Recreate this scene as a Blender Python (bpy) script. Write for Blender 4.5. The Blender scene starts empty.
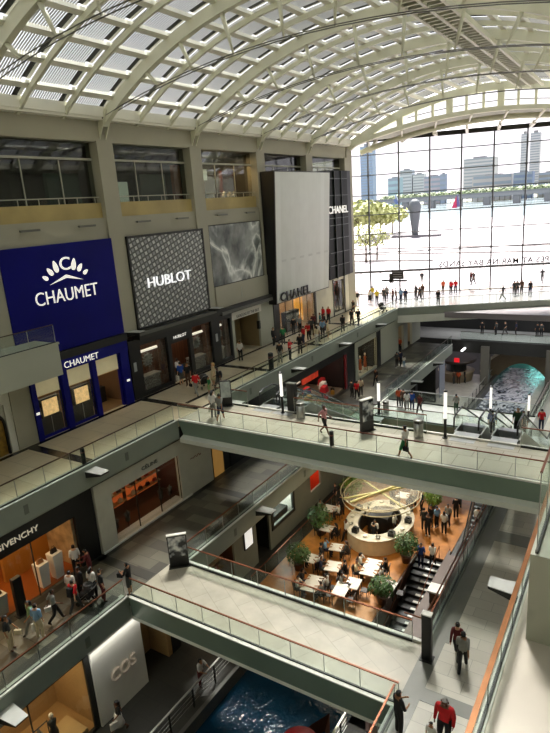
EXPOSURE, SKY, SUN = 0.28, 2.4, 35.0
import bpy, bmesh, math, random
from mathutils import Vector, Matrix, Euler
random.seed(7)
sc = bpy.context.scene
COL = sc.collection
# ------------------------------------------------------------------ camera
YAW, PITCH, ROLL, FPX = -5.76943617e-01, 2.69624378e-01, -7.15856276e-02, 578.49
CAMZ = 11.7
def _cam_rows():
    ca, sa, cb, sb, cg, sg = math.cos(YAW), math.sin(YAW), math.cos(PITCH), math.sin(PITCH), math.cos(ROLL), math.sin(ROLL)
    yaw = Matrix(((ca, -sa, 0), (sa, ca, 0), (0, 0, 1)))
    base = Matrix(((1, 0, 0), (0, 0, -1), (0, 1, 0)))
    pit = Matrix(((1, 0, 0), (0, cb, -sb), (0, sb, cb)))
    rol = Matrix(((cg, -sg, 0), (sg, cg, 0), (0, 0, 1)))
    return rol @ pit @ base @ yaw
CM = _cam_rows()
CPOS = Vector((0, 0, CAMZ))
def at(u, v, z=None, x=None, y=None):
    """the world point that a pixel of the photograph shows on a known floor or wall"""
    d = CM.transposed() @ Vector(((u - 275) / FPX, (v - 366.5) / FPX, 1))
    t = (z - CAMZ) / d.z if z is not None else x / d.x if x is not None else y / d.y
    return CPOS + d * t
cam = bpy.data.cameras.new('camera'); camo = bpy.data.objects.new('camera', cam); COL.objects.link(camo)
R_, D_, F_ = CM[0], CM[1], CM[2]
camo.matrix_world = Matrix(((R_[0], -D_[0], -F_[0], 0), (R_[1], -D_[1], -F_[1], 0), (R_[2], -D_[2], -F_[2], CAMZ), (0, 0, 0, 1)))
cam.sensor_fit = 'VERTICAL'; cam.sensor_height = 36; cam.lens = FPX * 36 / 733
cam.clip_start = .1; cam.clip_end = 6000
sc.camera = camo
sc.view_settings.view_transform = 'Standard'; sc.view_settings.look = 'None'
sc.view_settings.gamma = 1; sc.view_settings.use_curve_mapping = False
sc.view_settings.exposure = EXPOSURE
# ------------------------------------------------------------------ materials
def srgb(h):
    if isinstance(h, str):
        h = h.lstrip('#'); c = [int(h[i:i+2], 16) / 255 for i in (0, 2, 4)]
        return tuple(x / 12.92 if x <= .04045 else ((x + .055) / 1.055) ** 2.4 for x in c)
    return h
class NT:
    def __init__(s, name):
        s.m = bpy.data.materials.new(name); s.m.use_nodes = True
        s.t = s.m.node_tree; s.t.nodes.clear()
        s.out = s.n('ShaderNodeOutputMaterial')
    def n(s, t, **k):
        nd = s.t.nodes.new(t)
        for a, b in k.items(): setattr(nd, a, b)
        return nd
    def l(s, a, b): s.t.links.new(a, b)
    def pos(s, scale=(1, 1, 1), rot=(0, 0, 0)):
        g = s.n('ShaderNodeNewGeometry'); mp = s.n('ShaderNodeMapping')
        mp.inputs['Scale'].default_value = scale; mp.inputs['Rotation'].default_value = rot
        s.l(g.outputs['Position'], mp.inputs['Vector']); return mp.outputs[0]
    def mix(s, fac, a, b, mode='MIX'):
        m = s.n('ShaderNodeMix', data_type='RGBA', blend_type=mode)
        for i, v in ((0, fac), (6, a), (7, b)):
            if hasattr(v, 'links'): s.l(v, m.inputs[i])
            else: m.inputs[i].default_value = v if i == 0 else (*v, 1)
        return m.outputs[2]
    def ramp(s, fac, stops):
        r = s.n('ShaderNodeValToRGB'); e = r.color_ramp.elements
        while len(e) < len(stops): e.new(.5)
        for q, (p, c) in zip(e, stops): q.position = p; q.color = (*c, 1)
        s.l(fac, r.inputs[0]); return r.outputs[0]
    def noise(s, scale, detail=3, vec=None, rough=.55):
        n = s.n('ShaderNodeTexNoise'); n.inputs['Scale'].default_value = scale; n.inputs['Detail'].default_value = detail
        n.inputs['Roughness'].default_value = rough
        s.l(vec if vec is not None else s.pos(), n.inputs['Vector']); return n.outputs['Fac']
MATS = {}
def paint(name, col, rough=.5, metal=0., var=.06, scale=1.5, spec=.5, bump=0., emit=None, es=0.):
    """plain painted / cloth / metal surface with a little noise variation"""
    if name in MATS: return MATS[name]
    t = NT(name); c = srgb(col); b = t.n('ShaderNodeBsdfPrincipled')
    f = t.noise(scale, 3)
    lo = tuple(max(0, x * (1 - var)) for x in c); hi = tuple(min(1, x * (1 + var)) for x in c)
    t.l(t.ramp(f, [(.3, lo), (.7, hi)]), b.inputs['Base Color'])
    b.inputs['Roughness'].default_value = rough; b.inputs['Metallic'].default_value = metal
    b.inputs['Specular IOR Level'].default_value = spec
    if bump:
        bp = t.n('ShaderNodeBump'); bp.inputs['Strength'].default_value = bump; bp.inputs['Distance'].default_value = .02
        t.l(t.noise(scale * 12, 2), bp.inputs['Height']); t.l(bp.outputs[0], b.inputs['Normal'])
    if emit:
        b.inputs['Emission Color'].default_value = (*srgb(emit), 1); b.inputs['Emission Strength'].default_value = es
    t.l(b.outputs[0], t.out.inputs[0]); MATS[name] = t.m; return t.m
def lamp_mat(name, col, strength):
    if name in MATS: return MATS[name]
    t = NT(name); e = t.n('ShaderNodeEmission'); e.inputs[0].default_value = (*srgb(col), 1); e.inputs[1].default_value = strength
    t.l(e.outputs[0], t.out.inputs[0]); MATS[name] = t.m; return t.m
def glass(name, tint=(.93, .97, .95), refl=.12, rough=.02, fres=1.45, haze=0., hazecol=(.8, .9, .85)):
    """thin pane: tinted see-through plus mirror by angle, plus an optional share of frit / dust"""
    t = NT(name); tr = t.n('ShaderNodeBsdfTransparent'); tr.inputs[0].default_value = (*tint, 1)
    gl = t.n('ShaderNodeBsdfGlossy'); gl.inputs['Roughness'].default_value = rough
    fr = t.n('ShaderNodeLayerWeight'); fr.inputs[0].default_value = .5
    pw = t.n('ShaderNodeMath', operation='POWER'); pw.inputs[1].default_value = 5.; t.l(fr.outputs['Facing'], pw.inputs[0])
    mu = t.n('ShaderNodeMath', operation='MULTIPLY_ADD'); mu.inputs[1].default_value = (fres - 1) * 1.2; mu.inputs[2].default_value = refl * .4
    t.l(pw.outputs[0], mu.inputs[0])
    mx = t.n('ShaderNodeMixShader'); t.l(mu.outputs[0], mx.inputs[0]); t.l(tr.outputs[0], mx.inputs[1]); t.l(gl.outputs[0], mx.inputs[2])
    last = mx.outputs[0]
    if haze:
        d = t.n('ShaderNodeBsdfDiffuse'); d.inputs[0].default_value = (*hazecol, 1)
        m2 = t.n('ShaderNodeMixShader'); m2.inputs[0].default_value = haze
        t.l(last, m2.inputs[1]); t.l(d.outputs[0], m2.inputs[2]); last = m2.outputs[0]
    t.l(last, t.out.inputs[0]); MATS[name] = t.m; return t.m
def tiles(name, c1, c2, grout, size=(1, 1), gap=.012, rough=.3, patch=.5, rot=0., spec=.5, stain=0.):
    t = NT(name); b = t.n('ShaderNodeBsdfPrincipled')
    br = t.n('ShaderNodeTexBrick'); br.inputs['Scale'].default_value = 1
    br.inputs['Brick Width'].default_value = size[0]; br.inputs['Row Height'].default_value = size[1]
    br.inputs['Mortar Size'].default_value = gap; br.inputs['Bias'].default_value = 0
    br.inputs['Color1'].default_value = (*srgb(c1), 1); br.inputs['Color2'].default_value = (*srgb(c2), 1); br.inputs['Mortar'].default_value = (*srgb(grout), 1)
    t.l(t.pos(rot=(0, 0, rot)), br.inputs['Vector'])
    f = t.noise(.9, 5)
    c = t.mix(patch, br.outputs['Color'], t.ramp(f, [(.3, tuple(x * .62 for x in srgb(c1))), (.72, tuple(min(1, x * 1.12) for x in srgb(c2)))]), 'MIX')
    if stain: c = t.mix(stain, c, t.ramp(t.noise(6, 4), [(.35, (.25, .25, .25)), (.65, (1, 1, 1))]), 'MULTIPLY')
    t.l(c, b.inputs['Base Color']); b.inputs['Roughness'].default_value = rough; b.inputs['Specular IOR Level'].default_value = spec
    t.l(b.outputs[0], t.out.inputs[0]); MATS[name] = t.m; return t.m
def water(name, col, rough=.06, bscale=2.2, bstr=.5):
    t = NT(name); b = t.n('ShaderNodeBsdfPrincipled')
    t.l(t.ramp(t.noise(.7, 3), [(.3, tuple(x * .7 for x in srgb(col))), (.7, srgb(col))]), b.inputs['Base Color'])
    b.inputs['Roughness'].default_value = rough; b.inputs['IOR'].default_value = 1.33
    bp = t.n('ShaderNodeBump'); bp.inputs['Strength'].default_value = bstr; bp.inputs['Distance'].default_value = .12
    w = t.noise(bscale, 4, t.pos((1, .7, 1)), .6); t.l(w, bp.inputs['Height']); t.l(bp.outputs[0], b.inputs['Normal'])
    t.l(b.outputs[0], t.out.inputs[0]); MATS[name] = t.m; return t.m
# ------------------------------------------------------------------ mesh builder
class MB:
    def __init__(s): s.v = []; s.f = []; s.k = []
    def add(s, vs, fs, k=0):
        o = len(s.v); s.v += [tuple(p) for p in vs]; s.f += [tuple(o + i for i in f) for f in fs]; s.k += [k] * len(fs); return s
    def box(s, x0, x1, y0, y1, z0, z1, k=0):
        if x0 > x1: x0, x1 = x1, x0
        if y0 > y1: y0, y1 = y1, y0
        if z0 > z1: z0, z1 = z1, z0
        return s.add([(x0, y0, z0), (x1, y0, z0), (x1, y1, z0), (x0, y1, z0), (x0, y0, z1), (x1, y0, z1), (x1, y1, z1), (x0, y1, z1)],
                     [(0, 3, 2, 1), (4, 5, 6, 7), (0, 1, 5, 4), (1, 2, 6, 5), (2, 3, 7, 6), (3, 0, 4, 7)], k)
    def beam(s, a, b, w, h, up=(0, 0, 1), k=0):
        a = Vector(a); b = Vector(b); d = (b - a).normalized(); u = Vector(up); r = d.cross(u)
        if r.length < 1e-4: r = d.cross(Vector((1, 0, 0)))
        r.normalize(); u = r.cross(d); r *= w / 2; u *= h / 2
        return s.add([a - r - u, a + r - u, a + r + u, a - r + u, b - r - u, b + r - u, b + r + u, b - r + u],
                     [(0, 1, 2, 3), (7, 6, 5, 4), (0, 4, 5, 1), (1, 5, 6, 2), (2, 6, 7, 3), (3, 7, 4, 0)], k)
    def prism(s, prof, a, b, k=0):
        """profile [(p, q)] swept between a and b: a,b are functions (p, q) -> 3D point"""
        n = len(prof); vs = [a(*p) for p in prof] + [b(*p) for p in prof]
        return s.add(vs, [tuple(range(n))[::-1], tuple(range(n, 2 * n))] + [(i, (i + 1) % n, n + (i + 1) % n, n + i) for i in range(n)], k)
    def tube(s, pts, r, n=8, k=0, cap=True, closed=False):
        pts = [Vector(p) for p in pts]; m = len(pts); rs = r if isinstance(r, (list, tuple)) else [r] * m
        vs = []
        for i, p in enumerate(pts):
            d = (pts[(i + 1) % m] - pts[i - 1]) if closed else pts[min(i + 1, m - 1)] - pts[max(i - 1, 0)]
            d.normalize(); x = d.cross(Vector((0, 0, 1)))
            if x.length < 1e-3: x = Vector((1, 0, 0))
            x.normalize(); y = d.cross(x)
            vs += [p + (x * math.cos(6.28319 * j / n) + y * math.sin(6.28319 * j / n)) * rs[i] for j in range(n)]
        fs = []
        for i in range(m if closed else m - 1):
            q = (i + 1) % m
            for j in range(n): fs.append((i * n + j, i * n + (j + 1) % n, q * n + (j + 1) % n, q * n + j))
        if cap and not closed: fs += [tuple(range(n)), tuple(range((m - 1) * n, m * n))[::-1]]
        return s.add(vs, fs, k)
    def lathe(s, prof, c=(0, 0, 0), n=16, k=0, sx=1., sy=1.):
        vs = []
        for r, z in prof:
            vs += [(c[0] + sx * r * math.cos(6.28319 * j / n), c[1] + sy * r * math.sin(6.28319 * j / n), c[2] + z) for j in range(n)]
        fs = [(i * n + j, i * n + (j + 1) % n, (i + 1) * n + (j + 1) % n, (i + 1) * n + j) for i in range(len(prof) - 1) for j in range(n)]
        fs += [tuple(range(n))[::-1], tuple(range((len(prof) - 1) * n, len(prof) * n))]
        return s.add(vs, fs, k)
    def build(s, name, mats, parent=None, loc=None, smooth=False, bevel=0.):
        me = bpy.data.meshes.new(name)
        if loc is not None and parent is None: s.v = [(x - loc[0], y - loc[1], z - loc[2]) for x, y, z in s.v]
        me.from_pydata(s.v, [], s.f)
        mats = mats if isinstance(mats, (list, tuple)) else [mats]
        for m in mats: me.materials.append(m)
        me.polygons.foreach_set('material_index', s.k)
        if smooth: me.polygons.foreach_set('use_smooth', [True] * len(s.f))
        bm = bmesh.new(); bm.from_mesh(me); bmesh.ops.recalc_face_normals(bm, faces=bm.faces); bm.to_mesh(me); bm.free()
        me.update()
        o = bpy.data.objects.new(name, me); COL.objects.link(o)
        if parent: o.parent = parent
        if loc is not None and parent is None: o.location = loc
        if bevel:
            b = o.modifiers.new('bevel', 'BEVEL'); b.width = bevel; b.segments = 2; b.limit_method = 'ANGLE'
        return o
def thing(name, label, cat, loc=(0, 0, 0), rz=0, group=None):
    o = bpy.data.objects.new(name, None); COL.objects.link(o); o.location = loc; o.rotation_euler = (0, 0, rz); o.empty_display_size = .2
    return tag(o, label, cat, group)
def tag(o, label, cat, group=None, kind=None):
    o['label'] = label; o['category'] = cat
    if group: o['group'] = group
    if kind: o['kind'] = kind
    return o
def struct(o): o['kind'] = 'structure'; return o
KIDS = {}
def dup(root, loc=None, rz=None, label=None, group=None, deep=True):
    r = root.copy(); COL.objects.link(r)
    if loc is not None: r.location = loc
    if rz is not None: r.rotation_euler = (0, 0, rz)
    if label: r['label'] = label
    if group: r['group'] = group
    if deep:
        for ch in KIDS.setdefault(root.name, list(root.children)):
            c = ch.copy(); COL.objects.link(c); c.parent = r
            for g in KIDS.setdefault(ch.name, list(ch.children)):
                d = g.copy(); COL.objects.link(d); d.parent = c
    return r
def text_mesh(txt, size, extrude=.02, bold=0., space=1.):
    cu = bpy.data.curves.new('lettering', 'FONT'); cu.body = txt; cu.size = size; cu.extrude = extrude; cu.offset = bold
    cu.align_x = 'CENTER'; cu.align_y = 'CENTER'; cu.space_character = space; cu.resolution_u = 4
    o = bpy.data.objects.new('lettering', cu); COL.objects.link(o)
    dg = bpy.context.evaluated_depsgraph_get(); me = bpy.data.meshes.new_from_object(o.evaluated_get(dg))
    bpy.data.objects.remove(o); return me
def lettering(txt, pos, width, m, parent=None, axis='x', extrude=.03, bold=0., space=1., hscale=1., name='lettering', flip=False, height=None):
    """raised letters on a wall that faces +x (axis x) or -y (axis y), centred on pos, of the given width"""
    me = text_mesh(txt, 1., 0.0, bold, space)
    xs = [v.co.x for v in me.vertices]; ys = [v.co.y for v in me.vertices]
    w = max(xs) - min(xs); h = max(ys) - min(ys); sx = width / w; sy = (height / h) if height else sx * hscale
    cx = (max(xs) + min(xs)) / 2; cy = (max(ys) + min(ys)) / 2
    bm = bmesh.new(); bm.from_mesh(me)
    r = bmesh.ops.extrude_face_region(bm, geom=bm.faces[:])
    for v in r['geom']:
        if isinstance(v, bmesh.types.BMVert): v.co.z += extrude
    for v in bm.verts:
        a = (v.co.x - cx) * sx * (-1 if flip else 1); b = (v.co.y - cy) * sy; c = v.co.z
        v.co = Vector((c, a, b)) if axis == 'x' else Vector((a, -c, b))
    bmesh.ops.recalc_face_normals(bm, faces=bm.faces)
    bm.to_mesh(me); bm.free(); me.materials.clear(); me.materials.append(m)
    o = bpy.data.objects.new(name, me); COL.objects.link(o)
    if parent: o.parent = parent
    o.location = Vector(pos) - (parent.location if parent else Vector((0, 0, 0)))
    return o
# ------------------------------------------------------------------ palette
beige = paint('beige_paint', '#a39f8c', .55, scale=.35, var=.05)
palewall = paint('pale_wall', '#aeb0a0', .5, scale=.3, var=.05)
fascia_m = paint('fascia_panel', '#8f968a', .42, scale=.4, var=.07)
fasciad_m = paint('fascia_green_panel', '#7f9284', .35, scale=.3, var=.1)
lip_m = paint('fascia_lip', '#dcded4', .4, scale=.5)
rib_m = paint('roof_steel', '#d2d1ba', .5, scale=.4, var=.05)
purl_m = paint('purlin_white', '#e9e7da', .5, scale=.6, var=.04)
slat_m = paint('louvre_aluminium', '#b7b6b4', .45, var=.05, scale=.5)
dark_roof_m = paint('dark_roof_panel', '#191919', .6)  # flat dark for the gantry deck and the shaded slots by the ribs
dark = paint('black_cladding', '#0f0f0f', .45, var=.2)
dark2 = paint('charcoal', '#23231f', .6, var=.2)
white = paint('white_paint', '#dcdad0', .5, var=.03)
offwhite = paint('off_white_stone', '#c7c4b4', .5, var=.05)
copper = paint('copper_rail', '#74452f', .3, .7, var=.12, scale=3)
steel = paint('brushed_steel', '#a5a6a0', .3, .9)
chan_m = paint('dark_channel', '#20211e', .5)
wood_m = paint('oak_wood', '#8b6a41', .45, var=.25, scale=2.5)
floor_m = tiles('upper_floor_stone', '#b9ab8c', '#c5b99b', '#8d8066', (2.4, 1.2), .014, .28, .18)
bridge_m = tiles('bridge_floor_stone', '#bdb6a4', '#c7c0ae', '#8f8879', (1.2, 1.2), .014, .25, .15)
bridge2_m = tiles('lower_bridge_stone', '#aaa492', '#bab4a3', '#8d8777', (1.6, .8), .012, .3, .45, .55)
l2_m = tiles('slate_mosaic', '#6f6c5c', '#292822', '#1c1c17', (1.5, .75), .012, .4, .35)
l2r_m = tiles('grey_walkway_stone', '#d6d1c0', '#b3af9e', '#6b685b', (1.2, .6), .01, .35, .55)
band_m = paint('black_granite_band', '#1a1813', .25, var=.2)
l1_m = tiles('dark_basement_stone', '#35342c', '#23231e', '#12120f', (1., 1.), .012, .5, .5)
bal_m = glass('balustrade_glass', (.93, .965, .94), .04, .03, 1.22, .012, (.6, .75, .65))
win_m = glass('facade_glass', (.56, .55, .565), .05, .01, 1.3)
roofglass_m = glass('roof_glass', (.52, .53, .54), .02, .02, 1.1)
shop_m = glass('shop_glass', (.92, .94, .93), .1, .02, 1.4)
water_m = water('canal_water', '#0b3247', .05, 2.6, .42)
def glint_water(name):  # pale streaks painted into the colour for the bright glass wall's reflections
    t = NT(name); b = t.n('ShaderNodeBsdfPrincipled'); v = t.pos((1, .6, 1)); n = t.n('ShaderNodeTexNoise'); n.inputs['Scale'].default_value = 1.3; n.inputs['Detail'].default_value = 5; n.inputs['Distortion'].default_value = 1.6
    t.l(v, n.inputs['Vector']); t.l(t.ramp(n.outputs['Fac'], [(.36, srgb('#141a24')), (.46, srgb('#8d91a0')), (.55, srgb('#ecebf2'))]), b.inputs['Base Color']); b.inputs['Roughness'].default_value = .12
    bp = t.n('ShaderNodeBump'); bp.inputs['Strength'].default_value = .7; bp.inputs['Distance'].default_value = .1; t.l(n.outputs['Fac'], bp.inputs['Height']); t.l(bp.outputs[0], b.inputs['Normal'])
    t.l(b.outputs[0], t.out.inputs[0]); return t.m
Z1, Z2, Z3 = -10.4, -5.2, 0.
FX = -27.8                      # left facade plane
def EY(x): return 59.5 + .41 * (x + 27.8)      # end of the vault, in plan
def GY(x): return 69.7 + .41 * (x + 27.8)      # glass wall, in plan
def S(mb, name, m, **k): return struct(mb.build(name, m, **k))
# ------------------------------------------------------------------ floors
def poly_slab(pts, z0, z1):
    m = MB(); n = len(pts)
    m.add([(x, y, z0) for x, y in pts] + [(x, y, z1) for x, y in pts], [tuple(range(n))[::-1], tuple(range(n, 2 * n))] + [(i, (i + 1) % n, n + (i + 1) % n, n + i) for i in range(n)]); return m
f1 = MB(); f1.box(-30, -15.6, -12, 92, Z1 - .4, Z1).box(-15.6, -14.5, 50, 92, Z1 - .4, Z1).box(-9.4, 4, -12, 18.2, Z1 - .4, Z1).box(-6.6, 4, 18.2, 92, Z1 - .4, Z1).box(-15.6, -9.4, 31.8, 50, Z1 - .4, Z1).box(-15.6, -10.9, 23.6, 31.8, Z1 - .4, Z1).box(-9.4, -6.6, 31.8, 50, Z1 - .4, Z1).box(-8.2, -6.6, 50, 92, Z1 - .4, Z1)
S(f1, 'floor', l1_m)
S(MB().box(-18.2, -10.9, 24, 31.75, Z1 - .02, Z1 + .05).box(-18.2, -8.9, 31.75, 42, Z1 - .02, Z1 + .05), 'floor_restaurant', paint('orange_timber_floor', '#a3682a', .3, var=.3, scale=1.6))
S(MB().box(-15.6, -15.4, -12, 23.6, -12.6, Z1 + .15).box(-9.6, -9.4, -12, 18.2, -12.6, Z1 + .15).box(-15.6, -9.4, 23.4, 23.6, -12.6, Z1 - .02)
  .box(-14.5, -14.2, 50, 92, -12.6, Z1 + .25).box(-8.5, -8.2, 50, 92, -12.6, Z1 + .25).box(-14.5, -8.2, 49.8, 50, -12.6, Z1 - .02), 'trim_1', paint('canal_kerb', '#55544d', .5))
S(MB().box(-16, -9, -12, 24, -12.8, -12.6).box(-15, -8, 49, 92, -12.8, -12.6).box(-12, -6.4, 17, 32, -16.2, -16), 'floor_canal_bed', dark2)
S(MB().box(-15.4, -9.6, -12, 23.4, -11.0, -10.95), 'canal_water', water_m)
S(MB().box(-14.2, -8.5, 50, 78, -11.0, -10.9), 'canal_water', glint_water('far_canal_water'))
teal_m = water('teal_basin_water', '#1fb7a6', .25, 1.6, .5)
S(MB().box(-14.2, -8.5, 78, 92, -11.0, -10.9), 'basin_water', teal_m)
S(MB().box(-28, -18.9, -12, 19.2, Z2 - .5, Z2).box(-28, -18.2, 19.2, 66, Z2 - .5, Z2), 'floor_lower_gallery', l2_m)
S(MB().box(-6, 4, -12, 70, Z2 - .5, Z2), 'floor_right_walkway', l2r_m)
S(MB().box(-6.05, -5.2, 19, 69.9, Z2, Z2 + .012).box(-6.0, -5.35, -8, 19, Z2, Z2 + .012).box(-6, 4, 15.9, 16.5, Z2, Z2 + .013).box(-6, 4, 27, 28, Z2, Z2 + .013).box(-6, 4, 36, 37, Z2, Z2 + .013), 'trim_2', paint('grey_stone_band', '#77776d', .35))
S(MB().box(-18.9, -6, 15.28, 18.56, Z2 - .06, Z2 + .002).box(-18.9, -6, 16, 17.9, Z2 - .9, Z2 - .06), 'floor_lower_bridge', bridge2_m)
S(MB().box(-18.2, -6, 41.05, 45.35, Z2 - .06, Z2 + .002).box(-18.2, -6, 41.8, 44.6, Z2 - .7, Z2 - .06), 'floor_far_bridge', paint('far_bridge_floor', '#c2c2bd', .2, var=.06))
S(MB().box(-28, 4, 68.5, 74.6, Z2 - .7, Z2 + .003), 'floor_end_gallery', paint('end_floor', '#b9b9b5', .2, var=.06))
S(poly_slab([(-28, -12), (-22.5, -12), (-22.5, 59.8), (4, 73.75), (4, GY(4) + 1), (-33, GY(-33) + 1), (-33, 60.2), (-28, 60.2)], -.45, 0), 'floor_upper_gallery', floor_m)
S(MB().box(-22.45, -2.2, 23.64, 27.16, -.06, 0.002).box(-22.4, -2.2, 24.4, 26.4, -.9, -.06), 'floor_upper_bridge', bridge_m)
S(poly_slab([(-22.3, 60.2), (4, 74.1), (4, GY(4)), (-31, GY(-31)), (-31, 60.6)], 0, .012), 'floor_concourse', paint('polished_white_floor', '#8f8a8a', .1, var=.05))
S(MB().box(-2.2, 4, -12, 60, -.8, 0), 'floor_right_gallery', paint('cream_floor', '#d2c8b9', .3, var=.05, scale=.5))
bd = MB()
for y in (17.3, 25.8, 34.4, 42.6, 51): bd.box(FX + .3, -22.6, y - .28, y + .28, 0, .012)
bd.box(-24.15, -23.85, 26.2, 59.5, 0, .010).box(FX + .2, FX + .5, 10, 59.5, 0, .011).box(-22.6, -22.4, 26, 59.5, 0, .011)
S(bd, 'trim_3', band_m)
bd = MB()
for y in (8, 16.6, 25.2, 34, 43, 52): bd.box(-22.6, -19, y, y + .55, Z2, Z2 + .012)
bd.box(-22.7, -22.3, 4, 66, Z2, Z2 + .012).box(-19.7, -19.1, 4, 15, Z2, Z2 + .012).box(-19.1, -18.3, 19, 66, Z2, Z2 + .012)
S(bd, 'trim_4', paint('dark_slate_band', '#26261f', .4))
# ------------------------------------------------------------------ slab edge cladding
def fascia_y(x, y0, y1, zt, h, m, name):       # faces +x
    pr_ = [(x - .5, zt - .02), (x - .06, zt + .03), (x, zt + .0), (x, zt - h * .92), (x - .06, zt - h), (x - .5, zt - h)]
    S(MB().prism(pr_, lambda p, q: (p, y0, q), lambda p, q: (p, y1, q)), name, m)
fascia_y(-22.4, -12, 23.55, Z3 + .02, 1.2, fascia_m, 'trim_5')
fascia_y(-22.4, 27.25, 59.9, Z3 + .02, 1.2, fascia_m, 'trim_5')
fascia_y(-18.85, -12, 15.2, Z2 + .02, 1.15, fascia_m, 'trim_6')
fascia_y(-18.15, 18.65, 41, Z2 + .02, 1.15, fascia_m, 'trim_6'); fascia_y(-18.15, 45.4, 66, Z2 + .02, 1.15, fascia_m, 'trim_6')
S(MB().box(-18.95, -18.83, -12, 15.2, Z2 + .02, Z2 + .09).box(-18.25, -18.13, 18.65, 66, Z2 + .02, Z2 + .09), 'trim_7', lip_m)
# dark soffits under the galleries
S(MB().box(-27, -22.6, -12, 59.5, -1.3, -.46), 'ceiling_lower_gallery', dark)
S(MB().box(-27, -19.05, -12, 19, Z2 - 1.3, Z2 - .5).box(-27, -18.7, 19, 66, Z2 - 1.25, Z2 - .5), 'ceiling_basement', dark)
# recess plates on the fascia
pl = MB()
for y in (13.2, 19.3, 31, 40, 49): pl.box(-22.41, -22.385, y, y + .22, -.75, -.3)
for y in (12.6,): pl.box(-18.87, -18.84, y, y + .25, Z2 - .8, Z2 - .3)
for y in (22.5, 30.5): pl.box(-18.17, -18.135, y, y + .22, Z2 - .75, Z2 - .3)
S(pl, 'trim_8', paint('fascia_plate', '#6c7168', .5))
def bridge_side(y, x0, x1, zt, h, lip, sgn, name, drop=0., tp=.28):
    """tapered bridge cladding, sgn -1 looks to the camera; the shelf at the bottom catches the light"""
    s = sgn
    pf = [(y, zt + .05), (y + s * .04, zt), (y - s * tp, zt - h), (y - s * .9, zt - h), (y - s * .9, zt - .3), (y - s * .08, zt - .03)]
    S(MB().prism(pf, lambda p, q: (x0, p, q), lambda p, q: (x1, p, q)), name, fasciad_m)
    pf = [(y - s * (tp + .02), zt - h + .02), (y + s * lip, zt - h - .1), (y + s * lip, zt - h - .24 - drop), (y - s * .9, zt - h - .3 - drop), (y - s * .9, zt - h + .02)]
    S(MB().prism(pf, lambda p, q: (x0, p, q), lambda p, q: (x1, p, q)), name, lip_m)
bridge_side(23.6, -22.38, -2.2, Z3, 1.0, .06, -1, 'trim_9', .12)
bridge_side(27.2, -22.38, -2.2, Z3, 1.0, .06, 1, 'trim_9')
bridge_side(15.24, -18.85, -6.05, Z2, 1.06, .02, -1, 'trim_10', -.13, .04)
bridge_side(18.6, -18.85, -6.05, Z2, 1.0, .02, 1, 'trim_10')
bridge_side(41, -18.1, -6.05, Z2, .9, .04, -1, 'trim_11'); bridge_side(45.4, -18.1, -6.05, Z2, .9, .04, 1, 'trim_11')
S(MB().box(-18.9, -6, 15.18, 15.34, Z2 + .0, Z2 + .05).box(-18.9, -6, 18.5, 18.64, Z2 + .02, Z2 + .12).box(-22.4, -2.2, 23.57, 23.7, .02, .1).box(-22.4, -2.2, 27.1, 27.23, .02, .1), 'trim_12', white)
# far concourse edge
def oblique(name, m, offs, z0, z1, xa=-22.4, xb=4.):
    a = lambda x: 59.7 + .527 * (x + 22.4)
    S(poly_slab([(xa, a(xa) + offs[0]), (xb, a(xb) + offs[0]), (xb, a(xb) + offs[1]), (xa, a(xa) + offs[1])], z0, z1), name, m)
oblique('trim_13', fascia_m, (0, .3), -.75, .06); oblique('trim_13', lip_m, (-.05, .4), -1.55, -.75); oblique('trim_13', dark2, (.3, 3), -1.6, -.5)
# right-hand edges
S(MB().box(-6.12, -5.9, -12, 15.2, Z2 - .7, Z2 + .06).box(-6.12, -5.9, 18.65, 41, Z2 - .7, Z2 + .06).box(-6.12, -5.9, 45.4, 70, Z2 - .7, Z2 + .06), 'trim_14', fascia_m)
S(MB().box(-2.34, -2.16, -12, 23.5, -1.1, .04).box(-2.34, -2.16, 27.3, 60, -1.1, .04), 'trim_15', lip_m)
# end gallery edge above the canal bridge
S(MB().box(-28, 4, 68.2, 68.5, Z2 - 1.4, Z2 + .05), 'trim_16', dark2)
# ------------------------------------------------------------------ outer shell
S(MB().box(-34, 6, -12.4, -12, -12, 23), 'wall_back', beige)
S(MB().box(4, 4.4, -12, 92, -12, 17.4).box(.1, 4.4, -12, 75, 17.2, 17.5), 'wall_right', palewall)
S(MB().box(-34, 4, 92, 92.4, -12, Z2 - .3).box(-34, 4, 74.6, 74.9, Z2 - .7, -.5), 'wall_end', dark)
S(MB().box(-34, -28.6, -12, 60, 16, 17.6).box(-34, -33.6, -12, 60, -12, 17), 'wall_left_outer', beige)
# piers carrying the end gallery and galleries
for x, y in ((-14.9, 68.4), (-7.9, 68.4)): S(MB().box(x - .45, x + .45, y - .6, y + .6, Z1, Z2 - .5), 'column', paint('grey_pier', '#6d6a60', .5))
for y in (49, 57): S(MB().box(-20.1, -19.4, y - .35, y + .35, Z1, Z2 - .6), 'column', dark2)
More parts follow.
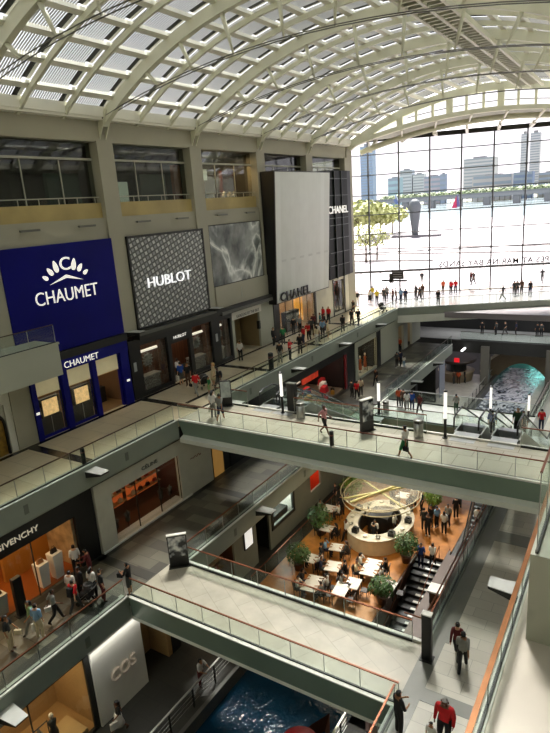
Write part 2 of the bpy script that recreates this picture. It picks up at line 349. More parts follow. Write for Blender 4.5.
# ------------------------------------------------------------------ left facade
for q in [(FX - 1, FX, -12, 59.6, 16.05, 17.25)] + [(FX - .35, FX - .02, 17.4 + 8.4 * k + .62, 17.4 + 8.4 * k + 7.78, 10.5, 11.75) for k in range(-3, 5)] + [(FX - .6, FX - .2, 17.4 + 8.4 * k + .62, 17.4 + 8.4 * k + 7.78, 4.1, 10.5) for k in range(-3, 5)]: S(MB().box(*q), 'wall_left', beige)
for k in range(-3, 6):
    y = 17.4 + 8.4 * k; z0 = 0 if k in (-3, -2, -1, 0, 5) else 4.25
    S(MB().box(FX - .9, FX + .12, y - .62, y + .62, z0, 16.1), 'column', beige)
for k in range(-3, 5):
    y0 = 17.4 + 8.4 * k
    S(MB().box(FX - .4, FX - .22, y0 + .62, y0 + 7.78, 11.75, 12.62), 'trim_17', paint('yellow_parapet', '#ae9a62', .5, scale=.5, var=.15))
    w = MB().box(FX - .55, FX - .53, y0 + .62, y0 + 7.78, 12.62, 16.05)
    wo = S(w, 'window_%d' % (k + 5), glass('loggia_glass_%d' % k, (.66, .7, .68), .16, .02, 1.5))
    fr = MB().box(FX - .62, FX - .45, y0 + .62, y0 + 7.78, 15.05, 15.17)
    for j in (2.9, 5.4): fr.box(FX - .58, FX - .5, y0 + j - .03, y0 + j + .03, 12.62, 15.05)
    fr.tube([(FX - .3, y0 + .65, 12.95), (FX - .3, y0 + 7.75, 12.95)], .035, 6)
    for j in range(6): fr.box(FX - .32, FX - .28, y0 + .9 + j * 1.3, y0 + .94 + j * 1.3, 12.6, 12.95)
    f_ = fr.build('window_frame', paint('loggia_frame', '#a9a898', .4)); f_.parent = wo
    for q in ((FX - 5, FX - 4.8, y0, y0 + 8.4, 11.8, 16), (FX - 5, FX - .6, y0, y0 + 8.4, 11.5, 11.8), (FX - 5, FX - .9, y0, y0 + 8.4, 16, 16.2), (FX - 5, FX - .7, y0 - .05, y0 + .05, 11.8, 16)): S(MB().box(*q), 'wall_loggia', paint('loggia_wall_%d' % (k % 3), ('#26332e', '#2c231b', '#8a4522')[k % 3] if k >= 0 else '#3a3a36', .6))
# fittings behind the loggia windows
def loggia_item(k, a, b, z0, z1, m, label, cat, name, d=1.4, group=None):
    y0 = 17.4 + 8.4 * k
    o = MB().box(FX - d - .3, FX - d, y0 + a, y0 + b, z0, z1).build(name, m, loc=(FX - d, y0 + a, z0)); tag(o, label, cat, group); return o
loggia_item(0, 5.1, 7.4, 12.0, 14.4, paint('teal_board', '#4c625a', .6), 'grey green partition board behind the upper window above the blue billboard', 'partition', 'partition_board')
loggia_item(0, .9, 3.0, 11.85, 14.2, dark, 'black cabinet behind the upper window above the blue billboard', 'cabinet', 'cabinet', 1.8)
loggia_item(0, 6.0, 6.6, 11.85, 13.0, dark, 'small black cupboard in front of the grey green partition board', 'cupboard', 'cupboard', 1.0)
loggia_item(1, 4.1, 6.6, 12.0, 14.4, paint('grey_screen', '#6a756e', .5), 'grey screen behind the upper window above the woven pattern billboard', 'screen', 'projection_screen')
loggia_item(1, 1.2, 2.9, 12.1, 13.9, paint('lit_opening', '#c9c9b8', .5, emit='#c8d0b8', es=.35), 'pale lit doorway seen through the upper window above the woven billboard', 'doorway', 'bright_doorway')
loggia_item(1, 7.0, 7.7, 11.9, 15.0, paint('orange_pillar', '#8c4a1e', .5), 'orange brown pillar behind the upper window above the woven billboard', 'pillar', 'orange_pillar', .9)
loggia_item(2, 1.5, 3.0, 14.0, 14.8, paint('lit_menu', '#d8dcc8', .5, emit='#d8dcc8', es=.5), 'bright white menu panel in the warm orange upper room', 'menu panel', 'menu_panel')
loggia_item(2, 4.9, 6.8, 12.0, 14.7, paint('red_brown_door', '#5c1f12', .5), 'dark red door panel in the warm orange upper room', 'door panel', 'door_panel')
loggia_item(2, .9, 2.2, 11.9, 13.3, dark, 'dark counter front in the warm orange upper room', 'counter', 'dark_counter', .9)
for i, (a, m) in enumerate(((4.6, steel), (5.3, offwhite), (5.9, steel))):
    y0 = 34.2; o = MB().lathe([(.28, 0), (.3, .1), (.3, .8), (.2, 1.1), (.08, 1.3)], (FX - 1.1, y0 + a, 11.8), 14).build('urn', m, loc=(FX - 1.1, y0 + a, 11.8), smooth=True)
    tag(o, ('left', 'middle', 'right')[i] + ' one of three tall pale urns in the warm orange upper room', 'urn', 'urns in the upper room')
# lamp bars on the spandrel
n = 0
for k in range(0, 3):
    for j in (2.2, 6.0):
        y = 17.4 + 8.4 * k + j; t = thing('wall_lamp', ('left', 'right')[j > 4] + ' grey lamp bar on the ledge above the ' + ('blue billboard', 'woven pattern billboard', 'black and white mural')[k], 'wall lamp', (FX, y, 11.35), 0, 'lamp bars on the upper ledge')
        MB().box(.28, .42, -.6, .6, -.06, .06).build('lamp_body', paint('lamp_grey', '#6f6f66', .4, .4), t, bevel=.02)
        MB().box(-.02, .3, -.4, -.34, -.03, .03).build('bracket', steel, t); MB().box(-.02, .3, .34, .4, -.03, .03).build('bracket', steel, t)
# gutter tube and brackets at the eave
S(MB().tube([(FX + .35, -12, 17.42), (FX + .35, 60.2, 17.42)], .2, 10).box(FX - .2, FX + .5, -12, 60, 17.2, 17.3), 'trim_18', purl_m)
# end pier of the facade
S(MB().box(FX - 1.6, FX + .1, 59.3, 60.6, 0, 17.3), 'wall_left_end', beige)
# ------------------------------------------------------------------ vaulted roof
XC, ZC, RR = -13.7, -1.85, 23.5
TH0 = math.acos((-27.6 - XC) / RR); TH1 = math.acos((.2 - XC) / RR)      # left and right springing
def arc(t, r=RR): return (XC + r * math.cos(t), ZC + r * math.sin(t))
NSEG = 40
TT = [TH0 + (TH1 - TH0) * i / NSEG for i in range(NSEG + 1)]
def arch_mesh(y, w, h, r=RR, skew=0., yf=None):
    m = MB(); n = len(TT); vs = []
    for t in TT:
        for dr, dy in ((-h / 2, -w / 2), (-h / 2, w / 2), (h / 2, w / 2), (h / 2, -w / 2)):
            x, z = arc(t, r + dr); vs.append((x, (yf(x) if yf else y) + dy, z))
    fs = [(0, 1, 2, 3), tuple(4 * (n - 1) + i for i in (3, 2, 1, 0))]
    for i in range(n - 1):
        for j in range(4): fs.append((4 * i + j, 4 * i + (j + 1) % 4, 4 * i + 4 + (j + 1) % 4, 4 * i + 4 + j))
    return m.add(vs, fs)
rod_m = paint('tie_rod_steel', '#6f6e64', .35, .6)
WORDS = ['first', 'second', 'third', 'fourth', 'fifth', 'sixth', 'seventh', 'eighth']
main_y = [17.4 + 8.4 * k for k in range(-3, 6)]
def cable_z(x): u = (x - XC) / 13.9; return 19.15 - 1.85 * u * u
def truss(y, label):
    t = thing('roof_truss', label, 'roof truss', (FX, y, 17.3), 0, 'arched trusses carrying the glazed vault')
    o = Vector((-FX, -y, -17.3))
    m = arch_mesh(y, .34, .6); m.v = [tuple(Vector(p) + o) for p in m.v]; m.build('arch', rib_m, t)
    for dy in (-.16, .16):
        pts = [Vector((FX + .35 + (13.55 * 2) * i / 16, y + dy, cable_z(FX + .35 + 27.1 * i / 16))) + o for i in range(17)]
        MB().tube(pts, .028, 6).build('tie_rod', rod_m, t)
    for i, (xa, xb) in enumerate(((-23.7, -22.9), (-21.2, -20.5), (-18.4, -17.9), (-15.2, -15.0), (-12.2, -12.4), (-9, -9.5), (-6.2, -6.9), (-3.7, -4.5))):
        za = ZC + math.sqrt(RR * RR - (xa - XC) ** 2) - .3; a = Vector((xa, y, za)) + o; b = Vector((xb, y, cable_z(xb))) + o
        MB().tube([a, a.lerp(b, .5), b], [.12, .10, .05], 8).build('strut', rib_m, t, smooth=True)
    for dy in (-.22, .22):
        MB().add([Vector(p) + o for p in ((FX + .05, y + dy - .03, 17.5), (FX + .05, y + dy - .03, 16.2), (FX + .9, y + dy - .03, 17.7), (FX + .05, y + dy + .03, 17.5), (FX + .05, y + dy + .03, 16.2), (FX + .9, y + dy + .03, 17.7))], [(0, 1, 2), (5, 4, 3), (0, 3, 4, 1), (1, 4, 5, 2), (2, 5, 3, 0)]).build('bracket', rib_m, t)
    MB().tube([Vector((FX + .5, y - .3, 17.35)) + o, Vector((FX + .5, y + .3, 17.35)) + o], .1, 10).build('pin', rod_m, t)
    return t
for i, y in enumerate(main_y):
    if y < 58: truss(y, '%s white arched roof truss counted from the glass wall, with tie rods and struts' % WORDS[len(main_y) - 2 - i])
for y in main_y:
    for d in (2.8, 5.6):
        if y + d < 59: S(arch_mesh(y + d, .16, .26, RR + .1), 'roof_rib', rib_m)
# end arch, lunette glazing and the lower chord, parallel to the glass wall
S(arch_mesh(0, .45, .75, RR, yf=EY), 'roof_end_arch', rib_m)
def chord_z(x): u = (x - XC) / 13.9; return 19.75 - 2.35 * u * u
xs = [-27.5 + 27.6 * i / 40 for i in range(41)]
ch = MB(); vs = []
for x in xs: vs += [(x, EY(x) - .35, chord_z(x) - .42), (x, EY(x) + .35, chord_z(x) - .42), (x, EY(x) + .35, chord_z(x)), (x, EY(x) - .35, chord_z(x))]
ch.add(vs, [(4 * i + j, 4 * i + (j + 1) % 4, 4 * i + 4 + (j + 1) % 4, 4 * i + 4 + j) for i in range(40) for j in range(4)] + [(0, 1, 2, 3), (160, 163, 162, 161)])
ch.tube([(x, EY(x) + 2.8, chord_z(x) - .75) for x in xs], .3, 10)
S(ch, 'roof_end_chord', rib_m)
lun = MB()
for i in range(40):
    xa, xb = xs[i], xs[i + 1]; za = ZC + math.sqrt(max(0, RR * RR - (xa - XC) ** 2)); zb = ZC + math.sqrt(max(0, RR * RR - (xb - XC) ** 2))
    lun.add([(xa, EY(xa) + .12, chord_z(xa)), (xb, EY(xb) + .12, chord_z(xb)), (xb, EY(xb) + .12, max(zb, chord_z(xb))), (xa, EY(xa) + .12, max(za, chord_z(xa)))], [(0, 1, 2, 3)])
wl_ = S(lun, 'window_lunette', win_m)
for i, x in enumerate([-22.6 + 1.52 * j for j in range(13)]):
    z1 = ZC + math.sqrt(RR * RR - (x - XC) ** 2) - .2; big = i % 3 == 0; w = .32 if big else .12
    o = MB().box(x - w, x + w, EY(x) - .2, EY(x) + .05, chord_z(x) - .1, z1).build('mullion', rib_m); o.parent = wl_
o = MB().tube([(x, EY(x), chord_z(x) + .55) for x in xs[8:33]], .05, 6).build('transom', rod_m); o.parent = wl_
# strutted soffit between the chord and the head of the glass wall
sf = MB()
for i in range(40):
    xa, xb = xs[i], xs[i + 1]
    sf.add([(xa, EY(xa) + .3, chord_z(xa) + .05), (xb, EY(xb) + .3, chord_z(xb) + .05), (xb - 1.5, GY(xb - 1.5), max(18.5, chord_z(xb) - .2)), (xa - 1.5, GY(xa - 1.5), max(18.5, chord_z(xa) - .2))], [(0, 1, 2, 3)])
S(sf, 'ceiling_canopy', paint('canopy_panel', '#8f8f7c', .6))
for j in range(9):
    x = -25.6 + j * 3.2; m = MB().beam((x, EY(x) - .1, chord_z(x) - .45), (x - 1.6, EY(x) + 4.2, chord_z(x) - 1.1), .16, .2); m.beam((x - 1.6, EY(x) + 4.2, chord_z(x) - 1.1), (x - 2.8, GY(x - 2.8), 18.5), .3, .4)
    S(m, 'canopy_bracket', purl_m)
# purlins, louvres and glazing
NP = 18
PT = [TH0 + (TH1 - TH0) * i / NP for i in range(NP + 1)]
for i in range(1, NP):
    t = PT[i]; x, z = arc(t, RR + .33)
    c, s_ = math.cos(t), math.sin(t); w, h = .2, .1
    pf = [(x - s_ * w + c * dr, z + c * w + s_ * dr) for w, dr in ((-.17, -.1), (.17, -.1), (.17, .12), (-.17, .12))]
    S(MB().prism(pf, lambda p, q: (p, -12, q), lambda p, q: (p, EY(p), q)), 'roof_purlin', purl_m)
RIDGE = ()
rib_ys = sorted([y for y in main_y] + [y + 2.8 for y in main_y] + [y + 5.6 for y in main_y])
rib_ys = [y for y in rib_ys if y < 72]
for b in range(len(main_y) + 1):
    ys = [y for y in rib_ys if main_y[0] + 8.4 * b - .1 <= y < main_y[0] + 8.4 * b + 8.3]
    lv = MB()
    for y in ys:
        for i in range(NP):
            ta, tb = PT[i] - .006, PT[i + 1] + .006
            (xa, za), (xb, zb) = arc(ta, RR + .46), arc(tb, RR + .46)
            xm = (xa + xb) / 2; ym = EY(xm)
            if y > ym: continue
            y1 = min(y + 2.8, ym); nrm = Vector((math.cos((ta + tb) / 2), 0, math.sin((ta + tb) / 2)))
            if i in RIDGE:                                   # ridge walkway: dark deck with broad cross slats
                lv.add([Vector((xa, y, za)) + nrm * .5, Vector((xb, y, zb)) + nrm * .5, Vector((xb, y1, zb)) + nrm * .5, Vector((xa, y1, za)) + nrm * .5], [(0, 1, 2, 3)], 1)
                q = y + .3
                while q < y1 - .2: lv.beam((xa, q, za), (xb, q, zb), .16, .12, nrm, 0); q += .62
                continue
            # dark strip painted for the shaded slot on the rib's near side
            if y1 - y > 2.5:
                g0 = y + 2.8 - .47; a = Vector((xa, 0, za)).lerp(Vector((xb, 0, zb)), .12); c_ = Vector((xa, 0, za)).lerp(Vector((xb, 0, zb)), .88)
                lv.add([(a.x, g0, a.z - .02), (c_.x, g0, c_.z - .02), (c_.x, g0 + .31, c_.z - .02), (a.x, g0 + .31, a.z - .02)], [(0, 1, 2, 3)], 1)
            q = y + .2
            while q < y1 - .42:
                lv.beam((xa, q, za), (xb, q, zb), .078, .03, nrm, 0); q += .145
            lv.add([(xa, y - .17, za + .05), (xb, y - .17, zb + .05), (xb, y + .12, zb + .05), (xa, y + .12, za + .05)], [(0, 1, 2, 3)], 0)
    if lv.v: S(lv, 'ceiling', [slat_m, dark_roof_m])
gz = MB()
for i in range(NSEG):
    (xa, za), (xb, zb) = arc(TT[i], RR + .75), arc(TT[i + 1], RR + .75)
    gz.add([(xa, -12, za), (xb, -12, zb), (xb, EY(xb), zb), (xa, EY(xa), za)], [(0, 1, 2, 3)])
S(gz, 'roof_glazing', roofglass_m)
S(MB().box(-28.6, -27.2, -12, 60, 17.35, 17.9).box(-.1, 1, -12, 72, 17.35, 17.9), 'roof_kerb', purl_m)
gy = MB()
gy.box(-11.25, -9.35, -12, 63, 21.0, 21.08, 1)
for x in (-11.25, -10.3, -9.35): gy.box(x - .09, x + .09, -12, 63, 20.7, 21.0)
for i in range(105): gy.box(-11.25, -9.35, -11.6 + i * .7, -11.42 + i * .7, 20.72, 20.9)
S(gy, 'roof_gantry', [rib_m, dark_roof_m])
# ------------------------------------------------------------------ glass end wall
GX0, GX1 = -33.2, 4.
def gp(x, z, off=0.): return (x, GY(x) + off, z)
gw = MB().add([gp(GX0, 0), gp(GX1, 0), gp(GX1, 18.6), gp(GX0, 18.6)], [(0, 1, 2, 3)])
wg = S(gw, 'window_end', win_m)
mul_m = paint('mullion_steel', '#57585a', .4, .5)
xsM = [-32.75 + 3.36 * i for i in range(11)]
for x in xsM:
    o = MB().box(x - .075, x + .075, GY(x) - .2, GY(x) - .02, 0, 18.6).build('mullion', mul_m); o.parent = wg
for z in (16.83, 14.5, 12.17, 9.83, 7.5, 5.17):
    o = MB().beam(gp(GX0, z, -.08), gp(GX1, z, -.08), .12, .11).build('transom', mul_m); o.parent = wg
o = MB().beam(gp(GX0, 2.82, -.12), gp(GX1, 2.82, -.12), .3, .26).build('transom', mul_m); o.parent = wg
o = MB().beam(gp(GX0, 18.55, -.2), gp(GX1, 18.55, -.2), .5, .5).build('head_beam', dark2); o.parent = wg
o = MB().beam(gp(GX0, .05, -.08), gp(GX1, .05, -.08), .12, .1).build('sill_bar', mul_m); o.parent = wg
for x in xsM:
    for dx in (1.12, 2.24):
        o = MB().box(x + dx - .025, x + dx + .025, GY(x + dx) - .1, GY(x + dx) - .02, 0, 2.7).build('door_mullion', mul_m); o.parent = wg
    for z in (14.5, 9.83, 5.17):
        o = MB().box(x - .12, x + .12, GY(x) - .24, GY(x) - .1, z - .12, z + .12).build('clamp', mul_m); o.parent = wg
S(MB().add([gp(-36, 18.3), gp(GX0, 18.3), gp(GX0, -1), gp(-36, -1)], [(0, 1, 2, 3)]).box(-34, -33.2, 60, 68, -1, 18.5), 'wall_end_left', beige)
# letters outside, standing on the entrance transom and read from the plaza
let_m = paint('letter_steel', '#2c2c30', .4, .3)
lt = thing('entrance_sign', 'row of raised capital letters on the entrance transom, reading backwards through the glass', 'sign', (-13.6, GY(-13.6) + .35, 3.0))
L_ = lettering('THE SHOPPES AT MARINA BAY SANDS', (0, 0, 0), 17.6, let_m, None, 'y', .12, .012, 1.12, flip=True, height=.7)
L_.parent = lt; L_.location = (.0, 0, .31); L_.rotation_euler = (0, 0, math.atan(.41))
# ------------------------------------------------------------------ shop fronts
def area(name, loc, sx, sy, power, col=(1, .78, .5), rot=(0, 0, 0)):
    l = bpy.data.lights.new(name, 'AREA'); l.shape = 'RECTANGLE'; l.size = sx; l.size_y = sy; l.energy = power; l.color = col
    o = bpy.data.objects.new(name, l); COL.objects.link(o); o.location = loc; o.rotation_euler = rot; return o
def solid(name, label, cat, x0, x1, y0, y1, z0, z1, m, bevel=.0, group=None):
    c = ((x0 + x1) / 2, (y0 + y1) / 2, min(z0, z1)); return tag(MB().box(x0, x1, y0, y1, z0, z1).build(name, m, loc=c, bevel=bevel), label, cat, group)
def holed(x0, x1, y0, y1, z0, z1, holes, name, m):
    """wall slab on plane x with rectangular openings (ya, yb, za, zb)"""
    mb = MB(); ys = sorted({y0, y1, *[h for q in holes for h in q[:2]]}); zs = sorted({z0, z1, *[h for q in holes for h in q[2:]]})
    for a, b in zip(ys, ys[1:]):
        for c, d in zip(zs, zs[1:]):
            if not any(q[0] <= (a + b) / 2 <= q[1] and q[2] <= (c + d) / 2 <= q[3] for q in holes): mb.box(x0, x1, a, b, c, d)
    return S(mb, name, m)
def room(xb, x1, y0, y1, z0, z1, wallm, floorm, name='wall_shop'):
    S(MB().box(xb - .1, xb, y0, y1, z0, z1).box(xb, x1, y0 - .1, y0, z0, z1).box(xb, x1, y1, y1 + .1, z0, z1), name, wallm)
    S(MB().box(xb, x1, y0, y1, z0 + .003, z0 + .03), 'floor_shop', floorm); S(MB().box(xb, x1, y0, y1, z1, z1 + .1), 'ceiling_shop', wallm)
def pane(x, y0, y1, z0, z1, name='window_shop', n=1):
    w = S(MB().box(x - .01, x + .01, y0, y1, z0, z1), name, shop_m)
    fr = MB()
    for i in range(n + 1): y = y0 + (y1 - y0) * i / n; fr.box(x - .03, x + .03, y - .02, y + .02, z0, z1)
    fr.build('window_frame', dark2).parent = w; return w
blue_m = paint('royal_blue_panel', '#05076a', .5, var=.12, scale=.4, spec=.15); blue2 = paint('blue_shopfront', '#070b70', .45, var=.15, spec=.2)
ltr_w = paint('white_letter', '#f2f0ea', .5, emit='#fffaf0', es=.55)
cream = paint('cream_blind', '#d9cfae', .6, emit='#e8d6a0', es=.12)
area('loggia_lamp', (FX - 2.6, 38.2, 15.8), 3, 6, 520, (1, .6, .28)); area('loggia_lamp', (FX - 2.6, 29.8, 15.8), 2, 4, 14, (1, .9, .75))
# ---- upper level, first bay: blue jeweller
bb = thing('billboard', 'large royal blue billboard with a white fan emblem over white capital letters', 'billboard', (FX + .15, 21.6, 4.65))
MB().box(-.02, .05, -3.95, 3.6, 0, 5.88).build('panel', blue_m, bb)
lettering('CHAUMET', (FX + .22, 21.42, 7.72), 4.3, ltr_w, bb, 'x', .04, -.006, 1.0, height=.72)
em = MB()
for sg in (-1, 1):
    for i, (dy, dz, l, w, a) in enumerate(((.62, 1.95, .34, .15, 14), (1.02, 1.72, .26, .13, 40), (1.38, 1.42, .2, .11, 60))):
        c = Vector((.06, sg * dy - .1, 3.07 + dz - .35)); ra = math.radians(a) * sg
        P = []
        for k in range(14):
            q = 6.28319 * k / 14; u = math.cos(q) * w * (1 - .35 * math.sin(q)); v = math.sin(q) * l
            P.append((.06, c.y + u * math.cos(ra) + v * math.sin(ra), c.z - u * math.sin(ra) + v * math.cos(ra)))
        em.add(P + [(p[0] + .03, p[1], p[2]) for p in P], [tuple(range(14)), tuple(range(14, 28))] + [(k, (k + 1) % 14, 14 + (k + 1) % 14, 14 + k) for k in range(14)])
ch = [(-1.25, 3.55), (-.1, 3.98), (1.05, 3.55), (-.1, 3.8)]
em.add([(.06, y, z + .18) for y, z in ch] + [(.09, y, z + .18) for y, z in ch], [(0, 1, 2, 3), (4, 5, 6, 7), (0, 1, 5, 4), (1, 2, 6, 5), (2, 3, 7, 6), (3, 0, 4, 7)])
em.build('emblem', ltr_w, bb)
lettering('C', (FX + .22, 21.52, 9.42), .72, ltr_w, bb, 'x', .04, .004, name='emblem_letter', height=.72)
S(MB().box(FX - .1, FX + .32, 17.95, 25.3, 4.15, 4.62), 'trim_19', dark)
holed(FX - .1, FX + .1, 18.0, 25.2, 0, 4.15, [(18.35, 19.95, .15, 3.4), (20.55, 22.2, .15, 3.45), (22.65, 24.45, 0, 3.5)], 'wall_shopfront', blue2)
S(MB().box(FX + .1, FX + .25, 18.0, 18.3, 0, 4.15).box(FX + .1, FX + .25, 24.55, 25.2, 0, 4.15).box(FX + .1, FX + .3, 18, 25.2, 3.5, 4.15).box(FX + .1, FX + .2, 20.05, 20.45, 0, 3.5).box(FX + .1, FX + .2, 22.25, 22.6, 0, 3.5), 'trim_20', blue2)
room(FX - 4, FX - .1, 18.1, 25.1, 0, 3.9, paint('warm_shop_wall', '#6b5138', .6), paint('warm_shop_floor', '#7a6141', .4))
area('shop_lamp', (FX - 2, 21.6, 3.7), 3, 5, 70)
lettering('CHAUMET', (FX + .36, 21.5, 3.82), 2.5, ltr_w, None, 'x', .03, -.006, height=.36, name='shop_sign')
tag(bpy.data.objects['shop_sign'], 'small white capital letters over the blue shopfront windows', 'sign')
vit = paint('lit_vitrine', '#caa873', .5, emit='#ffcf8a', es=.55, scale=5, var=.4)
for i, (a, b) in enumerate(((18.35, 19.95), (20.55, 22.2), (22.65, 24.45))):
    t = thing('roller_blind', ('cream blind in the left window of the blue shopfront', 'cream blind in the middle window of the blue shopfront', 'cream blind over the open doorway of the blue shopfront')[i], 'blind', (FX + .02, (a + b) / 2, 2.45), 0, 'cream blinds of the blue shopfront')
    MB().box(-.02, .02, -(b - a) / 2 + .02, (b - a) / 2 - .02, .0, 1.0).build('cloth', cream, t); MB().tube([(0, -(b - a) / 2 + .02, 0), (0, (b - a) / 2 - .02, 0)], .03, 6).build('bottom_bar', paint('brass', '#b98d4a', .3, .8), t)
    if i < 2:
        t = thing('display_vitrine', ('glowing framed display box in the left window of the blue shopfront', 'glowing framed display box in the middle window of the blue shopfront')[i], 'display case', (FX - .1, (a + b) / 2, .15), 0, 'window displays of the blue shopfront')
        MB().box(-.1, .05, -.72, .72, 0, .95).build('base', paint('dark_blue_base', '#10131f', .4), t); fr_ = MB().box(-.1, .12, -.6, .6, .98, 2.1).build('frame', dark, t)
        MB().box(.1, .135, -.5, .5, 1.08, 2.0).build('screen', vit, fr_); MB().box(.04, .06, -.02, .02, .0, .95).build('divider', steel, t)
        pane(FX + .07, a, b, .15, 2.45)
solid('wall_plaque', 'small white plaque on the left pier of the blue shopfront', 'plaque', FX + .25, FX + .28, 18.05, 18.25, 1.55, 1.68, ltr_w); solid('wall_plaque', 'small white plaque on the right pier of the blue shopfront', 'plaque', FX + .25, FX + .28, 24.8, 25.05, 1.5, 1.63, ltr_w)
solid('display_counter', 'dark counter seen through the open door of the blue shopfront', 'counter', FX - 2.4, FX - 1.7, 23, 24.6, .03, 1.05, dark2)
# ---- balcony block and arched doorway left of it
S(MB().box(FX + .24, -25.6, -12, 18.75, 3.9, 5.6).box(FX - .6, FX + .24, -12, 17.5, 3.9, 5.6).box(-25.7, -25.55, -12, 18.8, 5.55, 5.66), 'wall_balcony', palewall)
holed(FX - .1, FX + .05, -12, 16.85, 0, 4, [(14.5, 16.4, 0, 2.7)], 'wall_left_lower', white)
S(MB().box(FX - .14, FX - .08, 14.5, 16.4, 0, 2.7), 'wall_left_lower', white)
ar = thing('arched_doorway', 'golden arched doorway with a dark rim in the white wall at the picture edge', 'doorway', (FX - .1, 15.42, 0))
def arch_pts(w, h): return [(-w, 0)] + [(-w * math.cos(a * math.pi / 12), h + w * math.sin(a * math.pi / 12)) for a in range(13)] + [(w, 0)]
P = arch_pts(.78, 1.6); MB().prism(P, lambda p, q: (.05, p, q), lambda p, q: (.1, p, q)).build('door_leaf', paint('gold_door', '#8a6a2a', .35, .4, var=.4, scale=4), ar)
A1, A2 = arch_pts(.8, 1.6), arch_pts(.9, 1.62); n = len(A1)
MB().add([(.2, *p) for p in A1] + [(.2, *p) for p in A2] + [(.05, *p) for p in A1] + [(.05, *p) for p in A2], [(i, i + 1, n + i + 1, n + i) for i in range(n - 1)] + [(i, i + 1, 2 * n + i + 1, 2 * n + i) for i in range(n - 1)] + [(n + i, n + i + 1, 3 * n + i + 1, 3 * n + i) for i in range(n - 1)]).build('rim', dark, ar)
# ---- second bay: woven pattern billboard
def weave(name):
    t = NT(name); b = t.n('ShaderNodeBsdfPrincipled'); v = t.pos((1, 1, 1), (math.pi / 2, 0, math.pi / 2))
    g = t.n('ShaderNodeNewGeometry'); sp = t.n('ShaderNodeSeparateXYZ'); t.l(g.outputs['Position'], sp.inputs[0])
    def M(op, a, b_=None):
        m = t.n('ShaderNodeMath', operation=op)
        for i, q in enumerate((a, b_)):
            if q is None: continue
            if hasattr(q, 'links'): t.l(q, m.inputs[i])
            else: m.inputs[i].default_value = q
        return m.outputs[0]
    s = 2.9
    u = M('MULTIPLY', M('ADD', sp.outputs['Y'], M('MULTIPLY', sp.outputs['Z'], .35)), s); w = M('MULTIPLY', M('SUBTRACT', sp.outputs['Z'], M('MULTIPLY', sp.outputs['Y'], .35)), s)
    a = M('GREATER_THAN', M('FRACT', u), .34); c = M('GREATER_THAN', M('FRACT', w), .34)
    d = M('MODULO', M('ADD', M('FLOOR', u), M('FLOOR', w)), 2.); d = M('ABSOLUTE', d)
    f = M('MULTIPLY', a, c)
    col = t.mix(f, srgb('#555655'), t.mix(d, srgb('#c9cac8'), srgb('#939596')))
    t.l(col, b.inputs['Base Color']); b.inputs['Roughness'].default_value = .4
    t.l(b.outputs[0], t.out.inputs[0]); return t.m
hb = thing('billboard', 'grey woven pattern billboard in a black frame with white capital letters', 'billboard', (FX + .15, 30.2, 4.5))
MB().box(-.2, .05, -3.7, 3.7, .1, 5.95).build('panel', weave('woven_panel'), hb)
MB().box(-.2, .1, -3.8, 3.8, 0, .14).box(-.2, .1, -3.8, 3.8, 5.88, 6.02).box(-.2, .1, -3.8, -3.66, 0, 6).box(-.2, .1, 3.66, 3.8, 0, 6).build('frame', dark, hb)
lettering('HUBLOT', (FX + .22, 29.95, 7.42), 4.35, paint('lit_letter', '#f4f4f4', .5, emit='#ffffff', es=.7), hb, 'x', .08, -.012, height=.66)
S(MB().box(FX - .1, FX + .55, 26.1, 42.5, 3.95, 4.35), 'trim_21', dark2)
S(MB().box(FX + .1, FX + .62, 26.1, 34.2, 4.22, 4.42).box(FX + .1, FX + .62, 34.9, 42.2, 3.85, 4.1), 'trim_22', paint('ledge_grey', '#55554d', .5))
holed(FX - .1, FX + .15, 25.4, 36.6, 0, 3.95, [(26.4, 29.0, .25, 3.5), (29.35, 31.3, 0, 2.9), (31.7, 34.0, .25, 3.6), (35.0, 36.4, .25, 3.4)], 'wall_shopfront', dark)
def gears(name):
    t = NT(name); b = t.n('ShaderNodeBsdfPrincipled'); vo = t.n('ShaderNodeTexVoronoi', feature='DISTANCE_TO_EDGE'); vo.inputs['Scale'].default_value = 3.4
    t.l(t.pos(), vo.inputs['Vector']); c = t.ramp(vo.outputs['Distance'], [(.04, (.35, .33, .3)), (.09, (.05, .045, .04)), (.22, (.10, .06, .04)), (.3, (.3, .27, .24))])
    t.l(c, b.inputs['Base Color']); b.inputs['Roughness'].default_value = .4; t.l(b.outputs[0], t.out.inputs[0]); return t.m
gear_m = gears('cog_relief'); brk_m = tiles('brown_stone_wall', '#6b4028', '#4a2a1a', '#1c1008', (.5, .28), .02, .6, .3)
room(FX - 3, FX - .1, 26.2, 36.5, 0, 3.8, brk_m, dark2)
area('shop_lamp', (FX - 1.4, 31, 3.6), 1.6, 9, 60)
